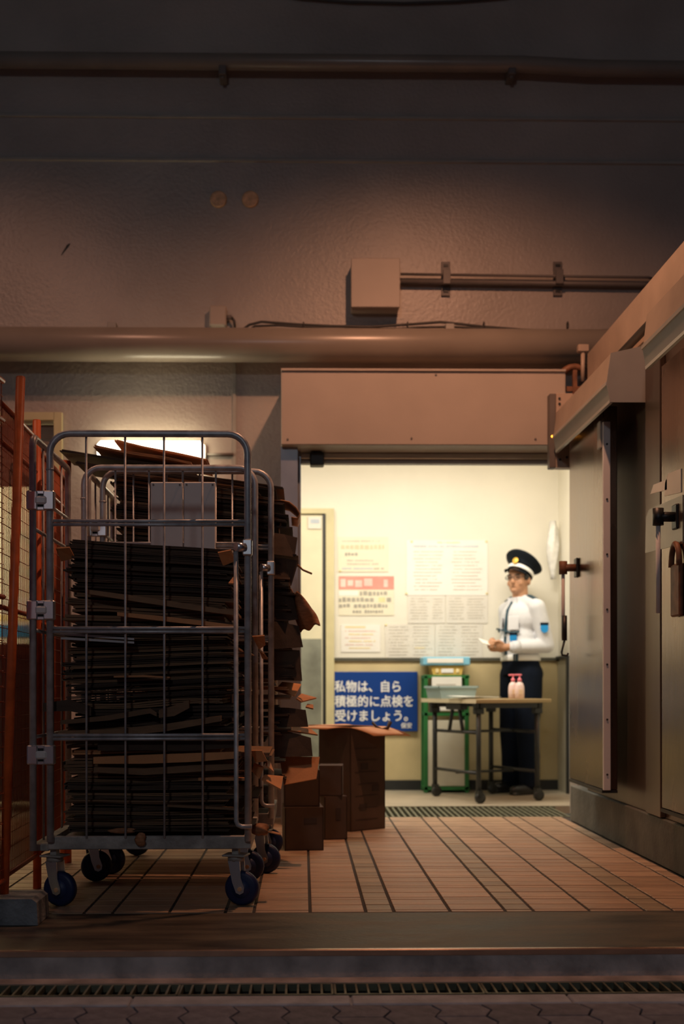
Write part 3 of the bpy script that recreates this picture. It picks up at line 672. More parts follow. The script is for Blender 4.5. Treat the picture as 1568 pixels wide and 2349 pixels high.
for i, me in enumerate(CARTS):
    for mm in ('card', 'card_d', 'card_lit'):
        m2 = me.copy(); m2.materials.append(M[mm]); CART_M.append((mm, m2))
def sheet(x0, x1, y0, y1, zl, zr, t, mm, lab, grp, yaw=0.0):
    me = random.choice([m_ for n_, m_ in CART_M if n_ == mm])
    o = bpy.data.objects.new('flattened_carton', me); C.objects.link(o)
    L_ = math.hypot(x1 - x0, zr - zl)
    o.location = ((x0 + x1) / 2, (y0 + y1) / 2, (zl + zr) / 2)
    o.rotation_euler = (0, -math.atan2(zr - zl, x1 - x0), yaw)
    o.scale = (L_, y1 - y0, t * 0.92)
    tag(o, lab, 'cardboard', grp)
    return o
def stack(x0, x1, y0, y1, zbase, plan, lab, grp, bulge, seed):
    """plan: list of (count, left thickness, right thickness, material weights, overhang to the right)"""
    rr = random.Random(seed); zl = zr = zbase
    for (n, tl, tr, mats, over) in plan:
        for i in range(n):
            f = rr.uniform(0.75, 1.25) * SC; dl_, dr_ = tl * f, tr * f
            t = min(dl_, dr_)
            xa = x0 + rr.uniform(0, 0.05); xb = x1 - rr.uniform(0, 0.05) + (rr.uniform(0.2, 1.0) * over if rr.random() < bulge else 0)
            ya = y0 + rr.uniform(0, 0.035); yb = y1 - rr.uniform(0, 0.06)
            s_ = (zr - zl) / (x1 - x0); s_a = zl + s_ * (xa - x0); s_b = zl + s_ * (xb - x0)
            mm_ = rr.choice(mats); fr = (zl - zbase) / 1.2
            lab_ = ('thick ' if t > 0.0135 else 'thin ') + {'card': 'mid-brown', 'card_d': 'dark brown', 'card_lit': 'orange-brown'}[mm_] + ' flattened carton ' + ('low in ' if fr < 0.3 else 'midway up ' if fr < 0.65 else 'high in ') + lab
            sheet(xa, xb, ya, yb, s_a, s_b, t, mm_, lab_, grp, 0)
            zl += dl_; zr += dr_
    return zl, zr
D = 'card_d'; K = 'card'; O_ = 'card_lit'
SC = 1.15
L1 = 'the front cage load'
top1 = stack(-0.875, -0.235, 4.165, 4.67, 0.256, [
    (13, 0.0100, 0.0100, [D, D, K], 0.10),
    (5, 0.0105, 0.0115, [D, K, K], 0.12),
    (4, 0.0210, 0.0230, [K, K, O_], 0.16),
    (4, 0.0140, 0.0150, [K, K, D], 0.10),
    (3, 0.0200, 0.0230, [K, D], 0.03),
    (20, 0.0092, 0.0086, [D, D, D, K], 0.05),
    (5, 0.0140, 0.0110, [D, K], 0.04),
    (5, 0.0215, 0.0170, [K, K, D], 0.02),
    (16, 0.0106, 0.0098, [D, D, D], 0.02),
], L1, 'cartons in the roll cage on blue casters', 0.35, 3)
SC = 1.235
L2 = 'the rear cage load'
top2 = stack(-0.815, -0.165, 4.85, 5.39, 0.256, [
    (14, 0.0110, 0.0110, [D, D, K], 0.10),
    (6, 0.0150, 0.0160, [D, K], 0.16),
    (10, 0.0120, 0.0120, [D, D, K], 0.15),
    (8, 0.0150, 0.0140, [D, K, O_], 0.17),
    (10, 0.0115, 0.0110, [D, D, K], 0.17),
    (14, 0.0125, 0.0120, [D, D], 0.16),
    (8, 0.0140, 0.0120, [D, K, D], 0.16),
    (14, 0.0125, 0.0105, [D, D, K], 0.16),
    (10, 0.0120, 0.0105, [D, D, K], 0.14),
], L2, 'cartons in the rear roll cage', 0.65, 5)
print('stack tops', top1, top2)
# boards leaning on top of the rear load
for (pa, pb, Y0, Y1, lb, mm) in (((135, 1034), (430, 1080), 5.0, 5.34, 'long dark board slanting off the top of the rear load', 'card_d'),
                         ((212, 1024), (440, 1064), 4.95, 5.3, 'orange-brown board slanting on top of the rear load in front of the lamp', 'card_lit'),
                         ((262, 1012), (480, 1058), 4.98, 5.36, 'uppermost orange-brown board slanting on top of the rear load', 'card_lit'),
                         ((172, 1062), (330, 1085), 4.9, 5.2, 'short dark board poking left from the top of the rear load', 'card_d')):
    a, b = P(pa[0], pa[1], Y0), P(pb[0], pb[1], Y0)
    o = sheet(a.x, b.x, Y0, Y1, a.z, b.z, 0.012, mm, lb, 'boards on top of the rear load')
def curl(name, pts, Y0, Y1, th, m_, lab, cat='cardboard', wob=0.0):
    ps = [P(x_, y_, Y0) for x_, y_ in pts]
    n = len(ps) - 1
    def fn(u, v):
        t = u * n; i = min(int(t), n - 1); p = ps[i].lerp(ps[i + 1], t - i)
        return Vector((p.x, Y0 + (Y1 - Y0) * v, p.z + wob * math.sin(7 * v + 5 * u)))
    o = MB().quadgrid(fn, n * 2, 5, th).build(name, m_); tag(o, lab, cat); return o
curl('torn_flap', [(628, 1146), (645, 1146), (664, 1150), (680, 1163), (689, 1178), (683, 1190), (668, 1187)], 4.9, 5.15, 0.004, 'card_lit', 'curled orange-brown carton flap rolling out of the top of the rear load')
curl('torn_flap', [(665, 1283), (682, 1292), (695, 1305), (716, 1314)], 4.98, 5.02, 0.005, 'card_lit', 'narrow strip of board poking out of the rear load towards the doorway')
curl('torn_flap', [(632, 1178), (645, 1200), (640, 1215)], 4.92, 5.05, 0.004, 'card_lit', 'small bent flap below the curled flap of the rear load')
def crumple(u, v):
    A = P(664, 1352, 4.97); B = P(690, 1368, 4.93); Cc = P(735, 1432, 4.95); Dd = P(690, 1452, 4.99)
    p = A.lerp(B, u).lerp(Dd.lerp(Cc, u), v)
    bul = math.sin(math.pi * v) * 0.03
    return p + Vector((bul * (0.6 if u > 0.5 else -0.3), 0.03 * math.sin(6 * u + 4 * v) - 0.05 * math.sin(math.pi * u), 0.008 * math.sin(11 * u)))
o = MB().quadgrid(crumple, 12, 12, 0.0015).build('brown_paper_bag', 'paper_b'); tag(o, 'crumpled reddish brown paper bag caught in the side of the rear load', 'paper bag')
# loose boards poking out on the right of both loads, flood lamp light put into their colour
def poke(poly, Y, dy, lab, mm='card_lit', th=0.006, tilt=0.0):
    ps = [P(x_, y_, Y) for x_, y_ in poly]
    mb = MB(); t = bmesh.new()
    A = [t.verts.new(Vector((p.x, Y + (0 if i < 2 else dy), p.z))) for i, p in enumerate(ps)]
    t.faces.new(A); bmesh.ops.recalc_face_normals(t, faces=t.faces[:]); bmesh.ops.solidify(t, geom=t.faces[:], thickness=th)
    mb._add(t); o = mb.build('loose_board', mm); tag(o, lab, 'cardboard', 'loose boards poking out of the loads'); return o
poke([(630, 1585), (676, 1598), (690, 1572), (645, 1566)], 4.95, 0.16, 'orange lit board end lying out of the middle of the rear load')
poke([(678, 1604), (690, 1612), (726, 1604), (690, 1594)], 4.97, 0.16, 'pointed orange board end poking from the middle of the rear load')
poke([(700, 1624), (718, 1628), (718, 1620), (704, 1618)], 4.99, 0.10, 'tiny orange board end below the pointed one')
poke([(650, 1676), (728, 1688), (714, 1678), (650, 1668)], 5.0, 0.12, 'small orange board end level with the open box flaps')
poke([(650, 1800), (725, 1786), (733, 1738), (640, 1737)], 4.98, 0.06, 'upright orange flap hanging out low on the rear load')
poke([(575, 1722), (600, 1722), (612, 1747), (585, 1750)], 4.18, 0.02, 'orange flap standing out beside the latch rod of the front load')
poke([(600, 1786), (644, 1810), (648, 1786), (604, 1782)], 4.22, 0.12, 'printed orange flap jutting out low on the front load', 'card_lit')
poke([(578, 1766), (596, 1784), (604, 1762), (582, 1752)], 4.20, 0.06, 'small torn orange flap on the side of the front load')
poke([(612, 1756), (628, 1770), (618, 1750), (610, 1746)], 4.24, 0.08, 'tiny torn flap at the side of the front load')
def droop(poly, Y, lab, mm='card_d'):
    """a board hanging out of the side of a load, bent outwards at its lower edge"""
    a_, b_, c_, d_ = [P(x_, y_, Y) for x_, y_ in poly]
    def fn(u, v):
        p = a_.lerp(b_, u).lerp(d_.lerp(c_, u), v)
        return p + Vector((0, 0.035 * u + 0.008 * (u > 0.6) * v - 0.012 * v, -0.006 * (u > 0.6) * (1 - v)))
    o = MB().quadgrid(fn, 2, 1, 0.005)
    for f_ in o.bm.faces: f_.smooth = False
    o = o.build('hanging_flap', mm); tag(o, lab, 'cardboard', 'flaps hanging out of the rear load'); return o
droop([(622, 1222), (681, 1228), (675, 1276), (622, 1272)], 4.86, 'squarish dark flap hanging beside the highest boards of the rear load')
droop([(622, 1279), (684, 1281), (667, 1342), (622, 1340)], 4.87, 'tapering dark flap hanging above the brown paper bag')
droop([(622, 1344), (668, 1350), (682, 1420), (622, 1430)], 4.88, 'dark flap hanging behind the brown paper bag', 'card_d')
droop([(622, 1425), (684, 1432), (694, 1484), (622, 1490)], 4.86, 'dark flap with a pointed corner hanging below the brown paper bag')
droop([(622, 1492), (686, 1488), (692, 1562), (622, 1560)], 4.88, 'broad dark flap hanging above the orange lit board ends')
droop([(622, 1622), (700, 1626), (706, 1668), (622, 1668)], 4.90, 'dark flap hanging level with the blue sign')
droop([(622, 1670), (712, 1690), (716, 1736), (622, 1736)], 4.90, 'dark flap hanging level with the open box flaps')
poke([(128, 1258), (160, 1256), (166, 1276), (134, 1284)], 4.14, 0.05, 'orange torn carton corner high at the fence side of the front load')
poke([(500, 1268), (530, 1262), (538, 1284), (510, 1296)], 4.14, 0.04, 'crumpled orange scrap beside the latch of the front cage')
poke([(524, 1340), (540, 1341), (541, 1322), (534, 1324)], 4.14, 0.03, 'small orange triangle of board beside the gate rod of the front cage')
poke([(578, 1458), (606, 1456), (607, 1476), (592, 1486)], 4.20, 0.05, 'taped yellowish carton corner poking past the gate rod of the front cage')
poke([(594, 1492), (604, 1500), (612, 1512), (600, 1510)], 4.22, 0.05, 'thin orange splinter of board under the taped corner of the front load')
curl('torn_flap', [(596, 1905), (618, 1908), (634, 1912), (643, 1914)], 4.2, 4.24, 0.004, 'card_lit', 'thin orange strip poking out above the tray of the front cage')
def crump2(cx, cy, Y, s_, lab):
    q = P(cx, cy, Y)
    def fn(u, v):
        a_ = 2 * math.pi * u; b_ = math.pi * (v - 0.5) * 0.98
        r_ = 1 + 0.28 * math.sin(3 * a_ + 2 * v * 5) * math.cos(b_)
        return q + Vector((s_[0] * r_ * math.cos(a_) * math.cos(b_), s_[1] * r_ * math.sin(a_) * math.cos(b_), s_[2] * r_ * math.sin(b_)))
    o = MB().quadgrid(fn, 14, 8).build('crumpled_paper', 'paper_b'); tag(o, lab, 'paper scrap'); return o
crump2(282, 1905, 4.115, (0.045, 0.012, 0.010), 'crumpled brown paper scrap on the tray rim of the front cage')
crump2(322, 1925, 4.085, (0.018, 0.010, 0.024), 'small brown paper scrap hanging over the tray rim of the front cage')
crump2(596, 1902, 4.20, (0.032, 0.03, 0.022), 'crumpled brown paper scrap at the right corner of the front tray')
def tuck(pts, th_px, dep, mm, lab):
    top = [P(x_, y_, 4.14) for x_, y_ in pts]; h_ = th_px * 4.14 / FPX
    poly = [(p.x, p.z) for p in top] + [(p.x, p.z - h_ * (0.75 if k in (0, len(top) - 1) else 1.0)) for k, p in reversed(list(enumerate(top)))]
    o = MB().prism(poly, 'y', 4.128, 4.128 + dep).build('folded_carton', mm); tag(o, lab, 'cardboard', 'folded cartons at the front of the load'); return o
tuck([(215, 1736), (330, 1731), (440, 1727), (545, 1724)], 20, 0.034, 'card_lit', 'thick folded carton edge above another like it, low in the front cage')
tuck([(216, 1759), (330, 1762), (440, 1755), (545, 1752)], 15, 0.034, 'card', 'thick folded carton edge under another like it, low in the front cage')
tuck([(225, 1705), (330, 1698), (430, 1700), (540, 1698)], 22, 0.034, 'card_d', 'notched dark folded carton just under the lowest crossbar of the front cage')
tuck([(135, 1676), (260, 1672), (380, 1660), (507, 1641)], 17, 0.034, 'card', 'long rounded carton edge sloping up above the lowest crossbar of the front cage')
tuck([(140, 1652), (250, 1640), (345, 1624), (360, 1634)], 12, 0.034, 'card', 'folded carton wedge sloping up in the middle of the front cage load')
tuck([(365, 1628), (400, 1618), (434, 1606)], 24, 0.034, 'card', 'fan shaped carton end in the middle of the front cage load')
tuck([(100, 1612), (160, 1604), (210, 1622)], 26, 0.034, 'card_d', 'blunt dark carton corner at the left of the middle of the front load')
tuck([(200, 1352), (320, 1368), (440, 1386), (540, 1402)], 13, 0.034, 'card', 'broad carton edge sloping down in the upper front cage load')
tuck([(270, 1404), (360, 1412), (450, 1422), (540, 1434)], 11, 0.034, 'card_lit', 'shiny taped carton edge sloping down just above the middle crossbar of the front cage')
tuck([(382, 1845), (460, 1848), (545, 1853)], 6, 0.034, 'card', 'thin carton edge near the bottom right of the front cage load')
tuck([(455, 1784), (500, 1782), (560, 1784)], 8, 0.034, 'card_lit', 'pale torn carton edge below the folded cartons of the front cage')
tuck([(262, 1550), (330, 1548), (390, 1552)], 5, 0.034, 'card_lit', 'thin torn orange carton edge in the middle of the front cage load')
# white plastic strips between the layers
for (xa, ya, xb, yb, lb) in ((138, 1456, 308, 1468, 'upper white plastic strip lying between cartons of the front load'), (140, 1466, 308, 1476, 'lower white plastic strip lying between cartons of the front load')):
    a, b = P(xa, ya, 4.125), P(xb, yb, 4.125)
    o = MB().prism([(a.x, a.z), (b.x, b.z), (b.x, b.z + 0.007), (a.x, a.z + 0.009)], 'y', 4.12, 4.132).build('plastic_strip', 'wrap'); tag(o, lb, 'plastic strip', 'white strips in the front load')

# ------------------------------------------------------------------ boxes on the floor
def carton_box(loc, rz, w_, d_, h_, lab, open_=False, mm='card'):
    c = thing('cardboard_box', loc, lab, 'box', rz, 'cardboard boxes beside the cages')
    t_ = 0.006; b_ = MB()
    b_.box((-w_ / 2, -d_ / 2, 0), (w_ / 2, d_ / 2, t_))
    for s_ in (-1, 1):
        b_.box((s_ * w_ / 2 - (t_ if s_ > 0 else 0), -d_ / 2, 0), (s_ * w_ / 2 + (t_ if s_ < 0 else 0), d_ / 2, h_))
        b_.box((-w_ / 2, s_ * d_ / 2 - (t_ if s_ > 0 else 0), 0), (w_ / 2, s_ * d_ / 2 + (t_ if s_ < 0 else 0), h_))
    b_.build('carton', mm, c)
    if not open_:
        box((-w_ / 2, -d_ / 2, h_), (w_ / 2, -0.002, h_ + t_)).build('flap', mm, c); box((-w_ / 2, 0.002, h_), (w_ / 2, d_ / 2, h_ + t_)).build('flap', mm, c)
    return c
a = P(693, 1950, 5.50)
bx1 = carton_box((a.x, 5.62, 0), R(4), 0.185, 0.24, 0.20, 'small low carton on the tiles in front of the other boxes', mm='card_shade')
box((0.0, -0.122, 0.13), (0.06, -0.1202, 0.155)).build('printed_mark', 'print', bx1)
a = P(762, 1928, 5.90)
bx2 = carton_box((a.x, 5.97, 0), R(12), 0.12, 0.16, 0.215, 'narrow carton on the tiles between the low carton and the tall open box', mm='card_shade')
box((0.0, -0.0822, 0.10), (0.025, -0.0802, 0.16)).build('printed_mark', 'print', bx2)
bx3 = carton_box((a.x - 0.005, 5.97, 0.2215), R(-4), 0.12, 0.15, 0.15, 'narrow carton stacked on top of the narrow carton on the tiles', mm='card_shade')
bx5 = carton_box((P(690, 1800, 5.62).x, 5.63, 0.2065), R(2), 0.17, 0.22, 0.17, 'dark carton stacked on top of the small low carton', mm='card_shade')
# tall open box turned towards the doorway
rzA = R(38)
bx4 = carton_box((0.268, 6.385, 0), rzA, 0.25, 0.27, 0.56, 'tall open carton with spread flaps standing by the doorway', True, 'card_shade')
for k in range(7):
    box((-0.09 + 0.02 * (k % 2), -0.1372, 0.06 + k * 0.064), (0.07, -0.1352, 0.063 + k * 0.064)).build('printed_line', 'print', bx4)
for (zz, xx) in ((0.33, -0.05), (0.21, 0.03), (0.11, -0.06)): box((xx, -0.1372, zz), (xx + 0.05, -0.1352, zz + 0.035)).build('printed_mark', 'print', bx4)
def flap(hinge0, hinge1, out, th=0.005):
    h0, h1, o_ = Vector(hinge0), Vector(hinge1), Vector(out)
    mid = (h1 - h0) * 0.06
    def fn(u, v):
        p = (h0 + mid * v).lerp(h1 - mid * v, u); return p + o_ * v + Vector((0, 0, -0.025 * math.sin(math.pi * v) * 0 - 0.02 * v * v))
    return MB().quadgrid(fn, 3, 4, th)
W2, D2, H2 = 0.125, 0.135, 0.562
flap((-W2, -D2, H2), (W2, -D2, H2), (0.02, -0.15, -0.02)).build('flap', 'card_lit', bx4)  # flaps use the lit board copy, the body the shaded one
flap((W2, -D2, H2), (W2, D2, H2), (0.18, -0.03, -0.035)).build('flap', 'card_lit', bx4)
flap((-W2, -D2, H2), (-W2, D2, H2), (-0.15, 0.0, 0.015)).build('flap', 'card_lit', bx4)
flap((-W2, D2, H2), (W2, D2, H2), (0.0, 0.13, 0.02)).build('flap', 'card_lit', bx4)
q = P(875, 1668, 6.30)
o = MB().tube([(q.x - 0.05, 6.30, q.z + 0.025), (q.x - 0.03, 6.28, q.z + 0.002), (q.x, 6.27, q.z - 0.010), (q.x + 0.03, 6.27, q.z - 0.004), (q.x + 0.045, 6.28, q.z + 0.03)], [0.008, 0.007, 0.006, 0.009, 0.012], 8).build('tape_strip', 'print', bx4, True)

# ================================================================== ORANGE FENCE
def fence_post(x_top, x_bot, Y, z0, z1, r, lab):
    f = thing('fence_post', (x_bot, Y, z0), lab, 'post', group='orange fence posts')
    MB().tube([(x_bot, Y, z0), (x_top, Y, z1)], r, 14).build('tube', 'orange', f, True)
    MB().cyl((x_top, Y, z1 - 0.004), (x_top, Y, z1 + 0.004), r * 0.9, 14).build('cap', 'orange', f, True)
    return f
p1t, p1b = P(48, 866, 3.90), P(9, 2046, 3.90)
fence_post(p1t.x, p1b.x, 3.90, 0.086, p1t.z, 0.0155, 'leaning orange fence post standing on the concrete block')
fence_post(-1.03, -1.03, 4.50, 0, 1.81, 0.016, 'orange fence post beside the left panel of the front roll cage')
fence_post(-1.055, -1.055, 5.16, 0, 1.78, 0.026, 'thick orange fence post beside the rear roll cage')
def fence_panel(A, B, zt, zb, lab):
    A = Vector(A); B = Vector(B)
    f = thing('mesh_fence', ((A.x + B.x) / 2, (A.y + B.y) / 2, zb), lab, 'fence', group='orange mesh fence panels')
    for z_ in (zt, zt - 0.13, (zt + zb) / 2 + 0.12, zb + 0.012):
        MB().tube([(A.x, A.y, z_), (B.x, B.y, z_)], 0.009, 8).build('rail', 'mesh', f, True)
    w_ = MB(); n = int((B - A).length / 0.016)
    for i in range(1, n):
        p = A.lerp(B, i / n); w_.tube([(p.x, p.y, zb), (p.x, p.y, zt)], 0.0016, 4)
    k = int((zt - zb) / 0.05)
    for j in range(1, k):
        z_ = zb + (zt - zb) * j / k; w_.tube([(A.x, A.y, z_), (B.x, B.y, z_)], 0.0016, 4)
    o = w_.build('wire_mesh', 'mesh', f, True); o['kind'] = 'stuff'
fence_panel((-1.02, 3.92, 0), (-1.03, 4.48, 0), 1.74, 0.12, 'orange wire mesh panel between the leaning post and the post beside the front cage')
fence_panel((-1.032, 4.52, 0), (-1.055, 5.13, 0), 1.70, 0.12, 'orange wire mesh panel running back to the thick orange post')
fence_panel((-1.00, 3.88, 0), (-1.06, 3.05, 0), 1.80, 0.12, 'orange wire mesh panel running from the leaning post towards the street')
cb = MB()
a, b = P(-60, 2115, 3.80), P(86, 2115, 3.80)
o = MB().prism([(a.x, 0.0), (b.x, 0.0), (b.x - 0.004, 0.074), (b.x - 0.02, 0.086), (a.x, 0.086)], 'y', 3.80, 3.97).build('concrete_block', 'block'); tag(o, 'chipped grey concrete block under the leaning orange post', 'concrete block')
# loose white label on the side frame of the front cage

# ================================================================== GUARD ROOM THINGS
BY = RY1
def text_mesh(txt, size, off=0.0, font_scale=1.0):
    cu = bpy.data.curves.new('t', 'FONT'); cu.body = txt; cu.size = size; cu.offset = off; cu.extrude = 0.0008
    ob = bpy.data.objects.new('t', cu); C.objects.link(ob)
    dg = bpy.context.evaluated_depsgraph_get(); me = bpy.data.meshes.new_from_object(ob.evaluated_get(dg))
    bpy.data.objects.remove(ob); return me
sg_a, sg_b = P(762, 1678, BY - 0.03), P(957, 1541, BY - 0.03)
sg = thing('notice_sign', ((sg_a.x + sg_b.x) / 2, BY - 0.03, sg_a.z), 'dark blue sign with three lines of bold white Japanese text on the dado', 'sign')
box((sg_a.x, BY - 0.045, sg_a.z), (sg_b.x, BY - 0.0125, sg_b.z), 0.003).build('board', 'sign', sg, True)
def sign_line(txt, px0, px1, py0, py1, off=0.020):
    a_, b_ = P(px0, py1, BY - 0.047), P(px1, py0, BY - 0.047)
    me0 = text_mesh(txt, 1.0)
    xs = [v.co.x for v in me0.vertices]; ys = [v.co.y for v in me0.vertices]
    mx, my = min(xs) - off, min(ys) - off
    sx = (b_.x - a_.x) / (max(xs) - min(xs) + 2 * off); sy = (b_.z - a_.z) / (max(ys) - min(ys) + 2 * off)
    bm = bmesh.new()
    for k in range(9):
        ox, oy = (0, 0) if k == 8 else (off * math.cos(k * math.pi / 4), off * math.sin(k * math.pi / 4))
        n0 = len(bm.verts); bm.from_mesh(me0); bm.verts.ensure_lookup_table()
        for v in bm.verts[n0:]: v.co = Vector(((v.co.x + ox - mx) * sx, -v.co.z - 0.00002 * k, (v.co.y + oy - my) * sy))
    me = bpy.data.meshes.new('lettering'); bm.to_mesh(me); bm.free()
    me.materials.clear(); me.materials.append(M['white'])
    o = bpy.data.objects.new('lettering', me); C.objects.link(o); o.parent = sg; o['kind'] = 'stuff'
    o.location = wm(sg).inverted() @ Vector((a_.x, BY - 0.0465, a_.z))
sign_line('私物は、自ら', 767, 918, 1561, 1588)
sign_line('積極的に点検を', 767, 947, 1595, 1622)
sign_line('受けましょう。', 768, 935, 1628, 1655)
sign_line('保安', 919, 944, 1658, 1671)

def poster(px0, py0, px1, py1, m_, lab, lines, cat='notice', grp='notices on the cream wall', dep=0.0):
    a_, b_ = P(px0, py1, BY), P(px1, py0, BY)
    p_ = thing('wall_notice', ((a_.x + b_.x) / 2, BY - 0.002, a_.z), lab, cat, group=grp)
    yy = BY - 0.003 - dep
    W_, H_ = b_.x - a_.x, b_.z - a_.z
    def fn(u, v): return Vector((a_.x + W_ * u, yy - 0.0015 * math.sin(3 * u + 2 * v) ** 2, a_.z + H_ * v))
    box((a_.x, yy - 0.0027, a_.z), (b_.x, yy, b_.z)).build('sheet', m_, p_, True)
    by = {}
    rr = random.Random(px0)
    for (u0, u1, v0, v1, ink, solid) in lines:
        mb = by.setdefault(ink, MB())
        x0, x1 = a_.x + W_ * u0, a_.x + W_ * u1; z1, z0 = b_.z - H_ * v0, b_.z - H_ * v1
        if solid: mb.box((x0, yy - 0.004, z0), (x1, yy - 0.0028, z1)); continue
        h = z1 - z0; x = x0
        while x < x1 - h * 0.4:
            ww = min(h * rr.uniform(0.45, 0.95), x1 - x)
            if rr.random() < 0.9: mb.box((x, yy - 0.0045 - (0.0006 if ink == 'white' else 0), z0 + h * rr.uniform(0, 0.2)), (x + ww, yy - 0.0028, z1 - h * rr.uniform(0, 0.2)))
            x += ww + h * 0.22
    for ink, mb in by.items():
        o = mb.build('print', ink, p_, True); o['kind'] = 'stuff'
    return p_
def rowsof(u0, u1, v0, v1, n, ink, fill=0.42, seed=1):
    rr = random.Random(seed); out = []
    for i in range(n):
        h = (v1 - v0) / n; a_ = v0 + h * i
        out.append((u0 + rr.uniform(0, 0.03), u1 - rr.uniform(0, 0.25) * (u1 - u0), a_, a_ + h * fill, ink, False))
    return out
poster(775, 1232, 890, 1312, 'poster_c', 'cream notice with an orange heading above the red banner notice', [(0.08, 0.85, 0.10, 0.14, 'ink_f', False), (0.06, 0.92, 0.22, 0.36, 'ink_or', False), (0.14, 0.42, 0.45, 0.55, 'ink_k', False), (0.18, 0.72, 0.65, 0.70, 'ink_f', False), (0.18, 0.82, 0.75, 0.80, 'ink_f', False), (0.08, 0.70, 0.88, 0.93, 'ink_b', False), (0.72, 0.95, 0.88, 0.93, 'ink_k', False)])
poster(777, 1322, 903, 1412, 'poster_c', 'cream notice with a pinkish red banner and dark text rows', [(0.0, 1.0, 0.0, 0.34, 'ink_red', True), (0.03, 0.97, 0.06, 0.29, 'ink_p', False), (0.0, 0.35, 0.37, 0.50, 'poster_w', True), (0.38, 0.95, 0.38, 0.50, 'ink_k', False), (0.0, 0.70, 0.54, 0.66, 'ink_k', False), (0.72, 0.84, 0.54, 0.66, 'ink_y', True), (0.87, 0.98, 0.54, 0.66, 'ink_k', False), (0.0, 0.88, 0.70, 0.81, 'ink_k', False), (0.25, 0.80, 0.86, 0.94, 'ink_k', False)])
poster(782, 1433, 872, 1496, 'poster_w', 'white sheet with yellow and pink highlighted lines, below the red banner notice', [(0.10, 0.62, 0.06, 0.12, 'ink_y', True)] + [(0.10 + 0.1 * (i % 2), 0.88 - 0.06 * (i % 3), 0.20 + 0.125 * i, 0.26 + 0.125 * i, ('ink_p', 'ink_y')[i % 2], False) for i in range(6)])
poster(932, 1240, 1118, 1366, 'poster_w', 'large pale notice sheet with two faint columns of small text', [(0.38, 0.66, 0.03, 0.055, 'ink_y', False), (0.08, 0.92, 0.09, 0.13, 'ink_b', False)] + rowsof(0.08, 0.46, 0.2, 0.95, 12, 'ink_f', 0.3, 4) + rowsof(0.55, 0.94, 0.2, 0.95, 12, 'ink_f', 0.3, 5))
poster(935, 1367, 1020, 1430, 'poster_g', 'greyish form sheet under the large pale notice, nearer the red banner notice', rowsof(0.06, 0.62, 0.08, 0.92, 8, 'ink_f', 0.4, 6) + rowsof(0.66, 0.95, 0.1, 0.9, 8, 'ink_f', 0.4, 7))
poster(1023, 1367, 1118, 1430, 'poster_g', 'greyish form sheet under the large pale notice, beside the security guard', rowsof(0.06, 0.45, 0.08, 0.92, 8, 'ink_f', 0.4, 8) + rowsof(0.5, 0.95, 0.1, 0.9, 8, 'ink_f', 0.4, 9))
poster(883, 1432, 996, 1513, 'poster_g', 'two column sheet in the bottom row, next to the sheet with yellow lines', rowsof(0.06, 0.5, 0.06, 0.94, 10, 'ink_f', 0.4, 10) + rowsof(0.55, 0.95, 0.06, 0.94, 10, 'ink_f', 0.4, 11) + [(0.6, 0.8, 0.66, 0.70, 'ink_y', True)])
poster(998, 1432, 1106, 1513, 'poster_g', 'two column sheet in the bottom row, above the light blue container', rowsof(0.06, 0.48, 0.06, 0.94, 10, 'ink_f', 0.4, 12) + rowsof(0.55, 0.95, 0.06, 0.94, 10, 'ink_f', 0.4, 13))
for (px, py) in ((932, 1362), (885, 1434), (1116, 1362), (944, 1243), (1115, 1243), (780, 1310), (886, 1511)):
    q = P(px, py, BY); o = MB().ell((q.x, BY - 0.006, q.z), (0.010, 0.006, 0.009), u=10, v=6).build('push_pin', 'ink_y'); tag(o, 'tiny yellow pin holding a notice on the cream wall', 'push pin', 'push pins')

# --- green storage rack
gx0, gx1 = P(972, 0, 8.47).x, P(1076, 0, 8.47).x; gz = P(0, 1550, 8.47).z
gr = thing('storage_rack', ((gx0 + gx1) / 2, 8.57, 0), 'green framed storage rack with off-white front panels behind the table', 'rack')
for xx in (gx0 + 0.012, gx1 - 0.02):
    for yy in (8.472, 8.66):
        box((xx - 0.014, yy - 0.012, 0), (xx + 0.016, yy + 0.012, gz), 0.003).build('post', 'green', gr, True)
for z_ in (0.02, P(0, 1643, 8.47).z, gz - 0.02):
    box((gx0, 8.46, z_), (gx1, 8.672, z_ + 0.025), 0.002).build('shelf', 'green', gr, True)
for (za, zb_) in ((0.05, P(0, 1647, 8.47).z - 0.02),):
    box((gx0 + 0.028, 8.464, za), (gx1 - 0.036, 8.478, zb_), 0.002).build('front_panel', 'offwhite', gr, True)
q0, q1 = P(990, 1630, 8.455), P(1058, 1553, 8.455)
o = box((q0.x, 8.45, q0.z), (q1.x, 8.456, q1.z)).build('paper_sheet', 'poster_w'); tag(o, 'white printed paper taped to the top shelf of the green rack', 'paper')
pp = MB()
for i, (a_, b_) in enumerate(((0.15, 0.8), (0.1, 0.9), (0.1, 0.6))): pp.box((q0.x + (q1.x - q0.x) * a_, 8.4485, q1.z - 0.06 - i * 0.03), (q0.x + (q1.x - q0.x) * b_, 8.4502, q1.z - 0.054 - i * 0.03))
pr_ = pp.build('print', 'ink_k', o, True); pr_['kind'] = 'stuff'
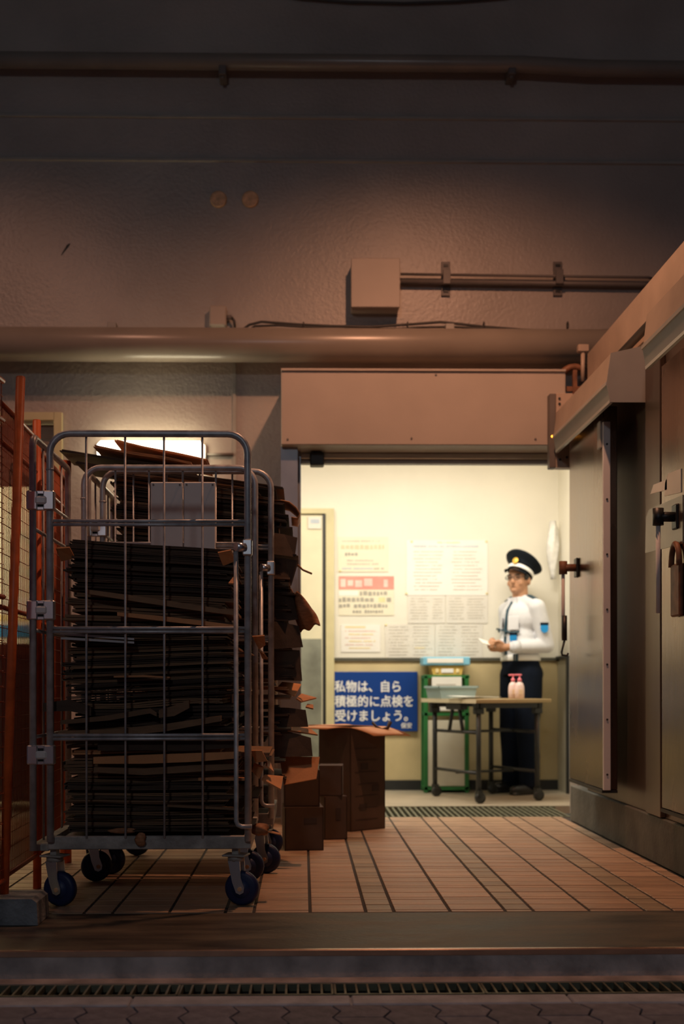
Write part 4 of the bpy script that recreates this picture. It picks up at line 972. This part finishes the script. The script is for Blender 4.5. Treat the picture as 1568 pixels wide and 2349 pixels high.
# amber bin and light blue container on the rack
q0, q1 = P(989, 1546, 8.47), P(1062, 1527, 8.47)
ab = thing('storage_bin', ((q0.x + q1.x) / 2, 8.55, gz + 0.005), 'amber storage bin with a white label on top of the green rack', 'bin')
h_ = q1.z - gz
MB().prism([(q0.x + 0.012, gz + 0.005), (q1.x - 0.012, gz + 0.005), (q1.x + 0.004, q1.z), (q0.x - 0.004, q1.z)], 'y', 8.47, 8.66).build('tub', 'yellow', ab, True)
xm = (q0.x + q1.x) / 2; box((xm - 0.045, 8.464, gz + 0.02), (xm + 0.045, 8.471, gz + 0.05), 0.002).build('label_card', 'white', ab, True)
for s_ in (-1, 1): box((xm + s_ * 0.075 - 0.012, 8.464, gz + 0.02), (xm + s_ * 0.075 + 0.012, 8.471, gz + 0.05), 0.004).build('grip', 'ink_y', ab, True)
q2, q3 = P(970, 1527, 8.45), P(1078, 1507, 8.45)
lb_ = thing('lidded_container', ((q2.x + q3.x) / 2, 8.55, q1.z + 0.002), 'light blue container lid resting on the amber bin', 'container')
box((q2.x, 8.45, q1.z + 0.002), (q3.x, 8.67, q3.z), 0.006).build('tray', 'skyblue', lb_, True)
box((q2.x + 0.03, 8.445, q1.z + 0.018), (q3.x - 0.05, 8.4505, q3.z - 0.012), 0.002).build('label_strip', 'poster_w', lb_, True)

# --- folding table
TC = Vector((1.264, 8.03, 0)); TA = math.atan2(0.406, 0.914)
tb = thing('folding_table', TC, 'small wheeled folding table with wood laminate top and black frame in the guard room', 'table', TA)
TH = 0.695
box((-0.30, -0.36, TH - 0.026), (0.30, 0.36, TH), 0.003).build('table_top', 'wood', tb)
box((-0.3035, -0.36, TH - 0.027), (-0.3002, 0.36, TH + 0.001)).build('edge_band', 'edge', tb)
box((-0.27, -0.30, TH - 0.060), (0.27, -0.27, TH - 0.027)).build('top_rail', 'blk_metal', tb); box((-0.27, 0.27, TH - 0.060), (0.27, 0.30, TH - 0.027)).build('top_rail', 'blk_metal', tb)
for sx in (-1, 1):
    for sy in (-1, 1):
        lx, ly = sx * 0.235, sy * 0.285
        lg = MB().tube([(lx, ly, TH - 0.03), (lx, ly, 0.08)], 0.017, 10).box((lx - 0.035, ly - 0.02, TH - 0.10), (lx + 0.035, ly + 0.02, TH - 0.06), 0.006).build('leg', 'blk_metal', tb)
        MB().lathe([(0.010, -0.014), (0.036, -0.014), (0.038, 0), (0.036, 0.014), (0.010, 0.014)], 18, Matrix.Translation((lx + 0.012, ly, 0.038)) @ Matrix.Rotation(R(90), 4, 'X')).box((lx - 0.014, ly - 0.022, 0.05), (lx + 0.02, ly + 0.022, 0.088)).build('caster', 'blk_metal', lg)
    for z_ in (0.47, 0.20): MB().tube([(sx * 0.235, -0.285, z_), (sx * 0.235, 0.285, z_)], 0.011, 8).build('crossbar', 'blk_metal', tb)
for z_ in (0.47, 0.19): MB().tube([(-0.235, 0.0, z_), (0.235, 0.0, z_)], 0.009, 8).build('crossbar', 'blk_metal', tb)
for s_ in (-1, 1): MB().tube([(-0.235, s_ * 0.04, TH - 0.05), (-0.235, s_ * 0.09, 0.465)], 0.013, 8).build('folding_brace', 'blk_metal', tb)
box((-0.26, -0.10, TH - 0.075), (-0.20, 0.10, TH - 0.03), 0.006).build('brace_bracket', 'blk_metal', tb)
# grey-blue bin, papers, pump bottles on the table
q = P(1035, 1600, 8.15)
gb = thing('storage_bin', (q.x, 8.17, TH + 0.0005), 'pale grey-blue plastic bin standing on the folding table', 'bin', TA)
w_, d_, h_ = 0.135, 0.09, 0.088
t_ = MB().prism([(-w_, 0), (w_, 0), (w_ + 0.02, h_), (w_ + 0.012, h_), (w_ - 0.006, 0.006), (-w_ + 0.006, 0.006), (-w_ - 0.012, h_), (-w_ - 0.02, h_)], 'y', -d_, d_)
t_.prism([(-w_, 0), (w_, 0), (w_ + 0.02, h_), (-w_ - 0.02, h_)], 'y', -d_ - 0.006, -d_).prism([(-w_, 0), (w_, 0), (w_ + 0.02, h_), (-w_ - 0.02, h_)], 'y', d_, d_ + 0.006)
t_.build('tub', 'greyblue', gb)
MB().box((-w_ - 0.028, -d_ - 0.014, h_ - 0.014), (w_ + 0.028, -d_ - 0.005, h_)).box((-w_ - 0.028, d_ + 0.005, h_ - 0.014), (w_ + 0.028, d_ + 0.014, h_)).box((-w_ - 0.028, -d_ - 0.014, h_ - 0.014), (-w_ - 0.018, d_ + 0.014, h_)).box((w_ + 0.018, -d_ - 0.014, h_ - 0.014), (w_ + 0.028, d_ + 0.014, h_)).build('rim', 'greyblue', gb)
for k, (px, Y, rz, z_, m_, lb) in enumerate(((1090, 7.86, 0.2, 0.0, 'poster_c', 'lower pale sheet of paper lying on the folding table'), (1086, 7.85, 0.45, 0.0065, 'poster_w', 'upper curled white sheet of paper lying on the folding table'))):
    q = P(px, 1600, Y)
    o = MB().quadgrid(lambda u, v: Vector(((u - 0.5) * 0.30, (v - 0.5) * 0.21, 0.003 + 0.005 * (1 + math.sin(4 * u + k)) * (0.4 + 0.6 * v) * 0.8)), 8, 5, 0.0015).build('paper_sheet', m_)
    o.location = (q.x, Y, TH + 0.001 + z_ * 1.8); o.rotation_euler = (0, 0, rz); tag(o, lb, 'paper', 'papers on the table')
for k, (px, Y, lb) in enumerate(((1176, 7.98, 'pink and white pump bottle on the table, the one nearer the papers'), (1191, 7.93, 'pink and white pump bottle on the table, the one nearer the cold room door'))):
    q = P(px, 1600, Y)
    b_ = thing('pump_bottle', (q.x, Y, TH + 0.0005), lb, 'bottle', group='pump bottles on the table')
    MB().lathe([(0.026, 0), (0.031, 0.004), (0.033, 0.05), (0.031, 0.085), (0.022, 0.108), (0.012, 0.114), (0.012, 0.12)], 20).build('bottle_body', 'bottle', b_)
    MB().lathe([(0.014, 0.119), (0.014, 0.136), (0.006, 0.139), (0.005, 0.158), (0.005, 0.16)], 14).build('pump_collar', 'pink', b_)
    MB().box((-0.030, -0.008, 0.158), (0.014, 0.008, 0.169), 0.003).build('pump_head', 'pink', b_)
    box((-0.012, -0.0345, 0.03), (0.016, -0.031, 0.065), 0.002).build('label_mark', 'ink_or', b_)

# ================================================================== SECURITY GUARD
GP = Vector((1.585, 8.42, 0)); GA = R(206)
gd = thing('person', GP, 'person in white uniform shirt, dark trousers and peaked cap, holding a paper', 'person', GA)
def remeshed(mb, vox, smooth, m_, name, parent):
    o = mb.build(name, m_, parent)
    md = o.modifiers.new('r', 'REMESH'); md.mode = 'VOXEL'; md.voxel_size = vox; md.use_smooth_shade = True
    ms = o.modifiers.new('s', 'SMOOTH'); ms.factor = 0.5; ms.iterations = smooth
    dg = bpy.context.evaluated_depsgraph_get(); me = bpy.data.meshes.new_from_object(o.evaluated_get(dg))
    o.modifiers.clear(); old = o.data; o.data = me; bpy.data.meshes.remove(old)
    for p_ in me.polygons: p_.use_smooth = True
    return o
def limb(mb, pts, rad):
    """tapered chain with rounded joints"""
    P_ = [Vector(p) for p in pts]
    for i in range(len(P_) - 1): mb.tube([P_[i], P_[i + 1]], [rad[i], rad[i + 1]], 14)
    for p, r in zip(P_, rad): mb.ell(p, (r, r, r), u=14, v=10)
    return mb
HR = Matrix.Rotation(R(26), 3, 'Z')            # head turned a little towards the street
def hd(f, l, z): return HR @ Vector((f - 0.01, l, 0)) + Vector((0.01, 0, z))
sh_l, el_l, wr_l = Vector((-0.01, 0.185, 1.345)), Vector((-0.075, 0.215, 1.070)), Vector((0.165, 0.130, 1.060))
sh_r, el_r, wr_r = Vector((-0.01, -0.185, 1.345)), Vector((-0.060, -0.235, 1.08)), Vector((0.185, -0.010, 1.075))
body = MB()
body.ell(hd(0.012, 0, 1.575), (0.094, 0.074, 0.105), HR); body.ell(hd(0.045, 0, 1.515), (0.058, 0.058, 0.070), HR)
body.ell(hd(0.078, 0, 1.478), (0.026, 0.028, 0.020), HR)
body.tube([hd(0.094, 0, 1.575), hd(0.106, 0, 1.548), hd(0.116, 0, 1.532)], [0.008, 0.011, 0.014], 10); body.ell(hd(0.110, 0, 1.530), (0.013, 0.017, 0.011), HR)
body.ell(hd(0.094, 0, 1.500), (0.011, 0.024, 0.008), HR)
for s_ in (-1, 1):
    body.ell(hd(0.0, s_ * 0.076, 1.545), (0.019, 0.008, 0.031), HR); body.ell(hd(0.072, s_ * 0.040, 1.528), (0.024, 0.024, 0.024), HR)
    body.ell(hd(0.086, s_ * 0.03, 1.588), (0.016, 0.03, 0.008), HR)
body.tube([(-0.005, 0, 1.30), (0.0, 0, 1.42), (0.006, 0, 1.50)], [0.066, 0.056, 0.058], 16)
body.ell((0.0, 0, 1.25), (0.105, 0.165, 0.15)); body.ell((0.0, 0, 1.05), (0.10, 0.145, 0.18)); body.ell((-0.005, 0, 0.90), (0.10, 0.15, 0.12))
limb(body, [sh_l, el_l, wr_l], [0.052, 0.040, 0.028]); limb(body, [sh_r, el_r, wr_r], [0.052, 0.040, 0.028])
for s_ in (-1, 1): limb(body, [(-0.005, s_ * 0.085, 0.90), (0.012, s_ * 0.10, 0.48), (-0.015, s_ * 0.105, 0.10)], [0.085, 0.055, 0.040])
def hand(mb, w0, d_, side, lat, up):
    """palm and five curled fingers; d_ forward, lat = thumb-side lateral, up = back of hand"""
    d_, lat, up = Vector(d_).normalized(), Vector(lat).normalized(), Vector(up).normalized()
    rot = Matrix((d_, lat, up)).transposed()
    mb.ell(w0 + d_ * 0.045, (0.050, 0.040, 0.018), rot, u=16, v=10)
    limb(mb, [w0 - d_ * 0.02, w0 + d_ * 0.02], [0.027, 0.026])
    for k, (o_, ln) in enumerate(((0.028, 0.92), (0.010, 1.0), (-0.009, 0.95), (-0.027, 0.78))):
        b0 = w0 + d_ * 0.080 + lat * o_
        limb(mb, [b0, b0 + (d_ * 0.034 - up * 0.008) * ln, b0 + (d_ * 0.046 - up * 0.034) * ln, b0 + (d_ * 0.026 - up * 0.046) * ln], [0.0095, 0.0088, 0.0080, 0.0070])
    t0 = w0 + d_ * 0.030 + lat * 0.034
    limb(mb, [t0, t0 + d_ * 0.026 + lat * 0.018, t0 + d_ * 0.056 + lat * 0.014 + up * 0.004], [0.0115, 0.0100, 0.0085])
hand(body, wr_l + Vector((0.035, -0.02, 0)), (0.86, -0.48, -0.03), 1, (0.30, 0.35, 0.85), (0.25, 0.85, -0.40))
hand(body, wr_r + Vector((0.03, 0.02, 0.0)), (0.90, 0.40, 0.0), -1, (-0.2, -0.3, 0.85), (0.25, -0.85, -0.3))
remeshed(body, 0.0052, 3, 'skin', 'body', gd)
# eyes, brows, mouth, glasses
for s_ in (-1, 1):
    MB().ell(hd(0.097, s_ * 0.031, 1.568), (0.007, 0.013, 0.005), HR, 12, 8).build('eye', 'hair', gd)
    MB().tube([hd(0.103, s_ * 0.015, 1.586), hd(0.102, s_ * 0.035, 1.590), hd(0.094, s_ * 0.05, 1.586)], 0.0035, 6).build('eyebrow', 'hair', gd)
MB().tube([hd(0.100, -0.020, 1.503), hd(0.107, 0, 1.504), hd(0.100, 0.020, 1.503)], [0.002, 0.0035, 0.002], 6).build('mouth', 'rust', gd)
gl = MB()
for s_ in (-1, 1):
    gl.tube([hd(0.112, s_ * 0.033 + 0.025 * math.cos(t), 1.566 + 0.017 * math.sin(t)) for t in [2 * math.pi * i / 16 for i in range(16)]], 0.0022, 6, closed=True)
    gl.tube([hd(0.112, s_ * 0.058, 1.570), hd(0.07, s_ * 0.076, 1.570), hd(0.0, s_ * 0.080, 1.562)], 0.0022, 6)
gl.tube([hd(0.113, -0.009, 1.57), hd(0.116, 0, 1.573), hd(0.113, 0.009, 1.57)], 0.0022, 6)
gl.build('glasses', 'black', gd)
hr = MB()
def hairf(u, v):
    a_ = R(62) + (2 * math.pi - R(124)) * u
    z_ = 1.52 + 0.075 * v; w_ = 1.035 + 0.0 * v
    zz = (z_ - 1.575) / 0.105; rr_ = math.sqrt(max(0.1, 1 - zz * zz)) * w_
    zlow = z_ + (0.025 if abs(u - 0.5) > 0.34 else 0) * (1 - v)
    return hd(0.010 + 0.096 * rr_ * math.cos(a_), 0.078 * rr_ * math.sin(a_), zlow)
hr.quadgrid(hairf, 22, 5, 0.006); hr.build('hair', 'hair', gd)
# cap: tilted up at the front
ct = Matrix.Translation(hd(0.0, 0, 1.600)) @ Matrix.Rotation(R(-11), 4, Vector((math.cos(R(64)), math.sin(R(64)), 0))) @ HR.to_4x4() @ Matrix.Rotation(R(-11), 4, 'Y') @ Matrix.Diagonal((1.0, 0.86, 1, 1))
cap = MB().lathe([(0.106, -0.004), (0.108, 0.045), (0.120, 0.062), (0.150, 0.080), (0.157, 0.090), (0.150, 0.100), (0.110, 0.108), (0.05, 0.112), (0.002, 0.113)], 32)
cap.bm.transform(Matrix.Rotation(R(-8), 4, 'Y'))
for v in cap.bm.verts:
    if v.co.x > 0 and v.co.z > 0.05: v.co.z += 0.16 * v.co.x
cap.bm.transform(ct); cp = cap.build('peaked_cap', 'capnavy', gd)
bd = MB().lathe([(0.1085, 0.004), (0.1105, 0.006), (0.1105, 0.030), (0.1085, 0.032)], 32); bd.bm.transform(ct @ Matrix.Rotation(R(-8), 4, 'Y')); bd.build('cap_band', 'white', cp)
vs = MB(); 
vs.quadgrid(lambda u, v: Vector(((0.104 + 0.048 * v * math.sin(math.pi * (0.08 + 0.84 * u))) * math.cos(R(-62) + R(124) * u), (0.104 + 0.048 * v * math.sin(math.pi * (0.08 + 0.84 * u))) * math.sin(R(-62) + R(124) * u), 0.002 - 0.022 * v)), 16, 4, 0.004)
vs.bm.transform(ct); vs.build('peak', 'capnavy', cp)
bg = MB().ell((0.118, 0, 0.058), (0.006, 0.026, 0.024)); bg.bm.transform(ct); bg = bg.build('cap_badge', 'gold', cp)
b2 = MB().ell((0.1235, 0, 0.058), (0.004, 0.011, 0.010)); b2.bm.transform(ct); b2.build('badge_centre', 'yellow', bg)
# shirt
sh = MB()
sh.ell((0.0, 0, 1.27), (0.122, 0.182, 0.145)); sh.ell((0.012, 0, 1.10), (0.122, 0.165, 0.19)); sh.tube([(0.0, 0, 1.12), (0.0, 0, 0.985)], [0.125, 0.122], 24); sh.ell((0, 0, 1.02), (0.118, 0.158, 0.09))
for s_ in (-1, 1): limb(sh, [(-0.005, s_ * 0.06, 1.40), (-0.01, s_ * 0.175, 1.355)], [0.045, 0.055])
sh.tube([(-0.008, 0, 1.36), (0.0, 0, 1.435)], [0.075, 0.066], 18)
def sleeve(a_, e_, w_):
    dirv = (w_ - e_).normalized()
    limb(sh, [a_, a_.lerp(e_, 0.55), e_, e_.lerp(w_, 0.5), w_ - dirv * 0.008], [0.062, 0.058, 0.053, 0.049, 0.043])
sleeve(sh_l, el_l, wr_l); sleeve(sh_r, el_r, wr_r)
remeshed(sh, 0.007, 9, 'shirt', 'shirt', gd)
for s_, w0, e0 in ((1, wr_l, el_l), (-1, wr_r, el_r)):
    dv = (w0 - e0).normalized(); MB().tube([w0 - dv * 0.05, w0 + dv * 0.008], [0.046, 0.043], 18).build('cuff', 'shirt', gd)
# collar wings
for s_ in (-1, 1):
    MB().prism([(0.0, 0), (0.045, -0.008), (0.035, -0.058), (0.0, -0.018)], 'y', 0, 0.004, Matrix.Translation((0.045, s_ * 0.02, 1.43)) @ Matrix.Rotation(s_ * R(38), 4, 'Z') @ Matrix.Rotation(R(12), 4, 'X')).build('collar', 'shirt', gd)
# front plackets, strap, pocket, patches, epaulettes
MB().tube([(0.075, 0.0, 1.395), (0.118, 0.002, 1.33), (0.130, 0.0, 1.22), (0.136, 0, 1.10), (0.128, 0, 1.0)], [0.007, 0.010, 0.011, 0.011, 0.010], 8).build('necktie', 'strap', gd)
MB().box((0.1335, 0.002, 1.14), (0.141, 0.012, 1.155), 0.002).build('tie_clip', 'alu', gd)
MB().tube([(0.128, -0.11, 1.20), (0.139, 0.0, 1.185), (0.130, 0.06, 1.165), (0.103, 0.125, 1.172)], 0.008, 8).build('chest_strap', 'strap', gd)
def plate_on(cf, cl, cz, n, w_, h_, th, m_, name, parent, bev=0.003):
    n = Vector(n).normalized(); up = Vector((0, 0, 1)); rt = up.cross(n).normalized(); up = n.cross(rt)
    mtx = Matrix.Translation((cf, cl, cz)) @ Matrix((n, rt, up)).transposed().to_4x4()
    return MB().box((-th / 2, -w_ / 2, -h_ / 2), (th / 2, w_ / 2, h_ / 2), bev, mtx).build(name, m_, parent), mtx
plate_on(0.119, 0.075, 1.235, (0.86, 0.5, 0.08), 0.085, 0.100, 0.008, 'shirt', 'chest_pocket', gd, 0.0035)
plate_on(0.117, -0.075, 1.235, (0.86, -0.5, 0.08), 0.085, 0.100, 0.008, 'shirt', 'chest_pocket', gd, 0.0035)
plate_on(0.116, -0.105, 1.19, (0.8, -0.6, 0), 0.05, 0.03, 0.012, 'strap', 'radio_clip', gd)
def badge(mtx_c, n, name):
    n = Vector(n).normalized(); up = Vector((0, 0, 1)); rt = up.cross(n).normalized(); up = n.cross(rt)
    mtx = Matrix.Translation(mtx_c) @ Matrix((n, rt, up)).transposed().to_4x4()
    b_ = MB().prism([(-0.026, 0.024), (0.026, 0.024), (0.028, 0.0), (0.022, -0.022), (0.0, -0.034), (-0.022, -0.022), (-0.028, 0.0)], 'x', -0.003, 0.003, mtx).build(name, 'patch', gd)
    MB().box((-0.0042, -0.030, 0.022), (0.0042, 0.030, 0.042), 0.002, mtx).build('patch_header', 'navy', b_)
badge(Vector((0.124, 0.082, 1.125)), (0.85, 0.55, 0.0), 'pocket_badge')
badge(sh_l.lerp(el_l, 0.60) + Vector((0.032, 0.057, 0.012)), (0.50, 0.86, 0.12), 'sleeve_badge')
for s_ in (-1, 1):
    plate_on(-0.005, s_ * 0.135, 1.424, (0.0, s_ * 0.42, 1.0), 0.048, 0.085, 0.008, 'strap', 'epaulette', gd)
# belt, trousers, shoes
bt = MB().lathe([(0.128, 0.965), (0.132, 0.968), (0.132, 1.005), (0.128, 1.008)], 36); bt.bm.transform(Matrix.Diagonal((1, 1.26, 1, 1))); bt = bt.build('belt', 'white', gd)
MB().box((0.128, -0.024, 0.968), (0.140, 0.024, 1.005), 0.003).build('belt_buckle', 'alu', bt)
for l_ in (0.075, 0.10): MB().box((0.10, l_, 0.962), (0.122, l_ + 0.010, 1.012), 0.002).build('belt_keeper', 'strap', bt)
tr = MB(); tr.tube([(0, 0, 0.86), (0, 0, 0.975)], [0.13, 0.126], 24); tr.ell((-0.006, 0, 0.905), (0.128, 0.172, 0.10)); tr.ell((-0.02, 0.06, 0.87), (0.12, 0.10, 0.10)); tr.ell((-0.02, -0.06, 0.87), (0.12, 0.10, 0.10)); tr.ell((0, 0, 0.945), (0.126, 0.164, 0.055)); tr.ell((0, 0, 0.975), (0.118, 0.156, 0.03))
for s_ in (-1, 1): limb(tr, [(-0.005, s_ * 0.082, 0.86), (0.0, s_ * 0.092, 0.66), (0.014, s_ * 0.10, 0.48), (0.0, s_ * 0.102, 0.28), (0.0, s_ * 0.106, 0.09)], [0.108, 0.100, 0.084, 0.080, 0.076])
remeshed(tr, 0.009, 4, 'navy', 'trousers', gd)
for s_ in (-1, 1):
    so = MB().ell((0.055, s_ * 0.115, 0.040), (0.125, 0.046, 0.040)).ell((-0.02, s_ * 0.108, 0.055), (0.062, 0.044, 0.052)).box((-0.075, s_ * 0.112 - 0.038, 0.0), (0.165, s_ * 0.112 + 0.038, 0.018), 0.008)
    remeshed(so, 0.007, 2, 'shoe', 'shoe', gd)
# folded paper held between both hands
mid = wr_l + Vector((0.035, -0.02, 0)) + Vector((0.86, -0.48, -0.03)).normalized() * 0.112
o = MB().box((-0.035, -0.055, -0.002), (0.085, 0.03, 0.003), 0.001, Matrix.Translation(GP) @ Matrix.Rotation(GA, 4, 'Z') @ Matrix.Translation(mid + Vector((0.0, 0, 0.022))) @ Matrix.Rotation(R(-14), 4, 'Y') @ Matrix.Rotation(R(-26), 4, 'X')).build('folded_paper', 'poster_w'); tag(o, 'small folded white paper held in the hands of the person in uniform', 'paper')
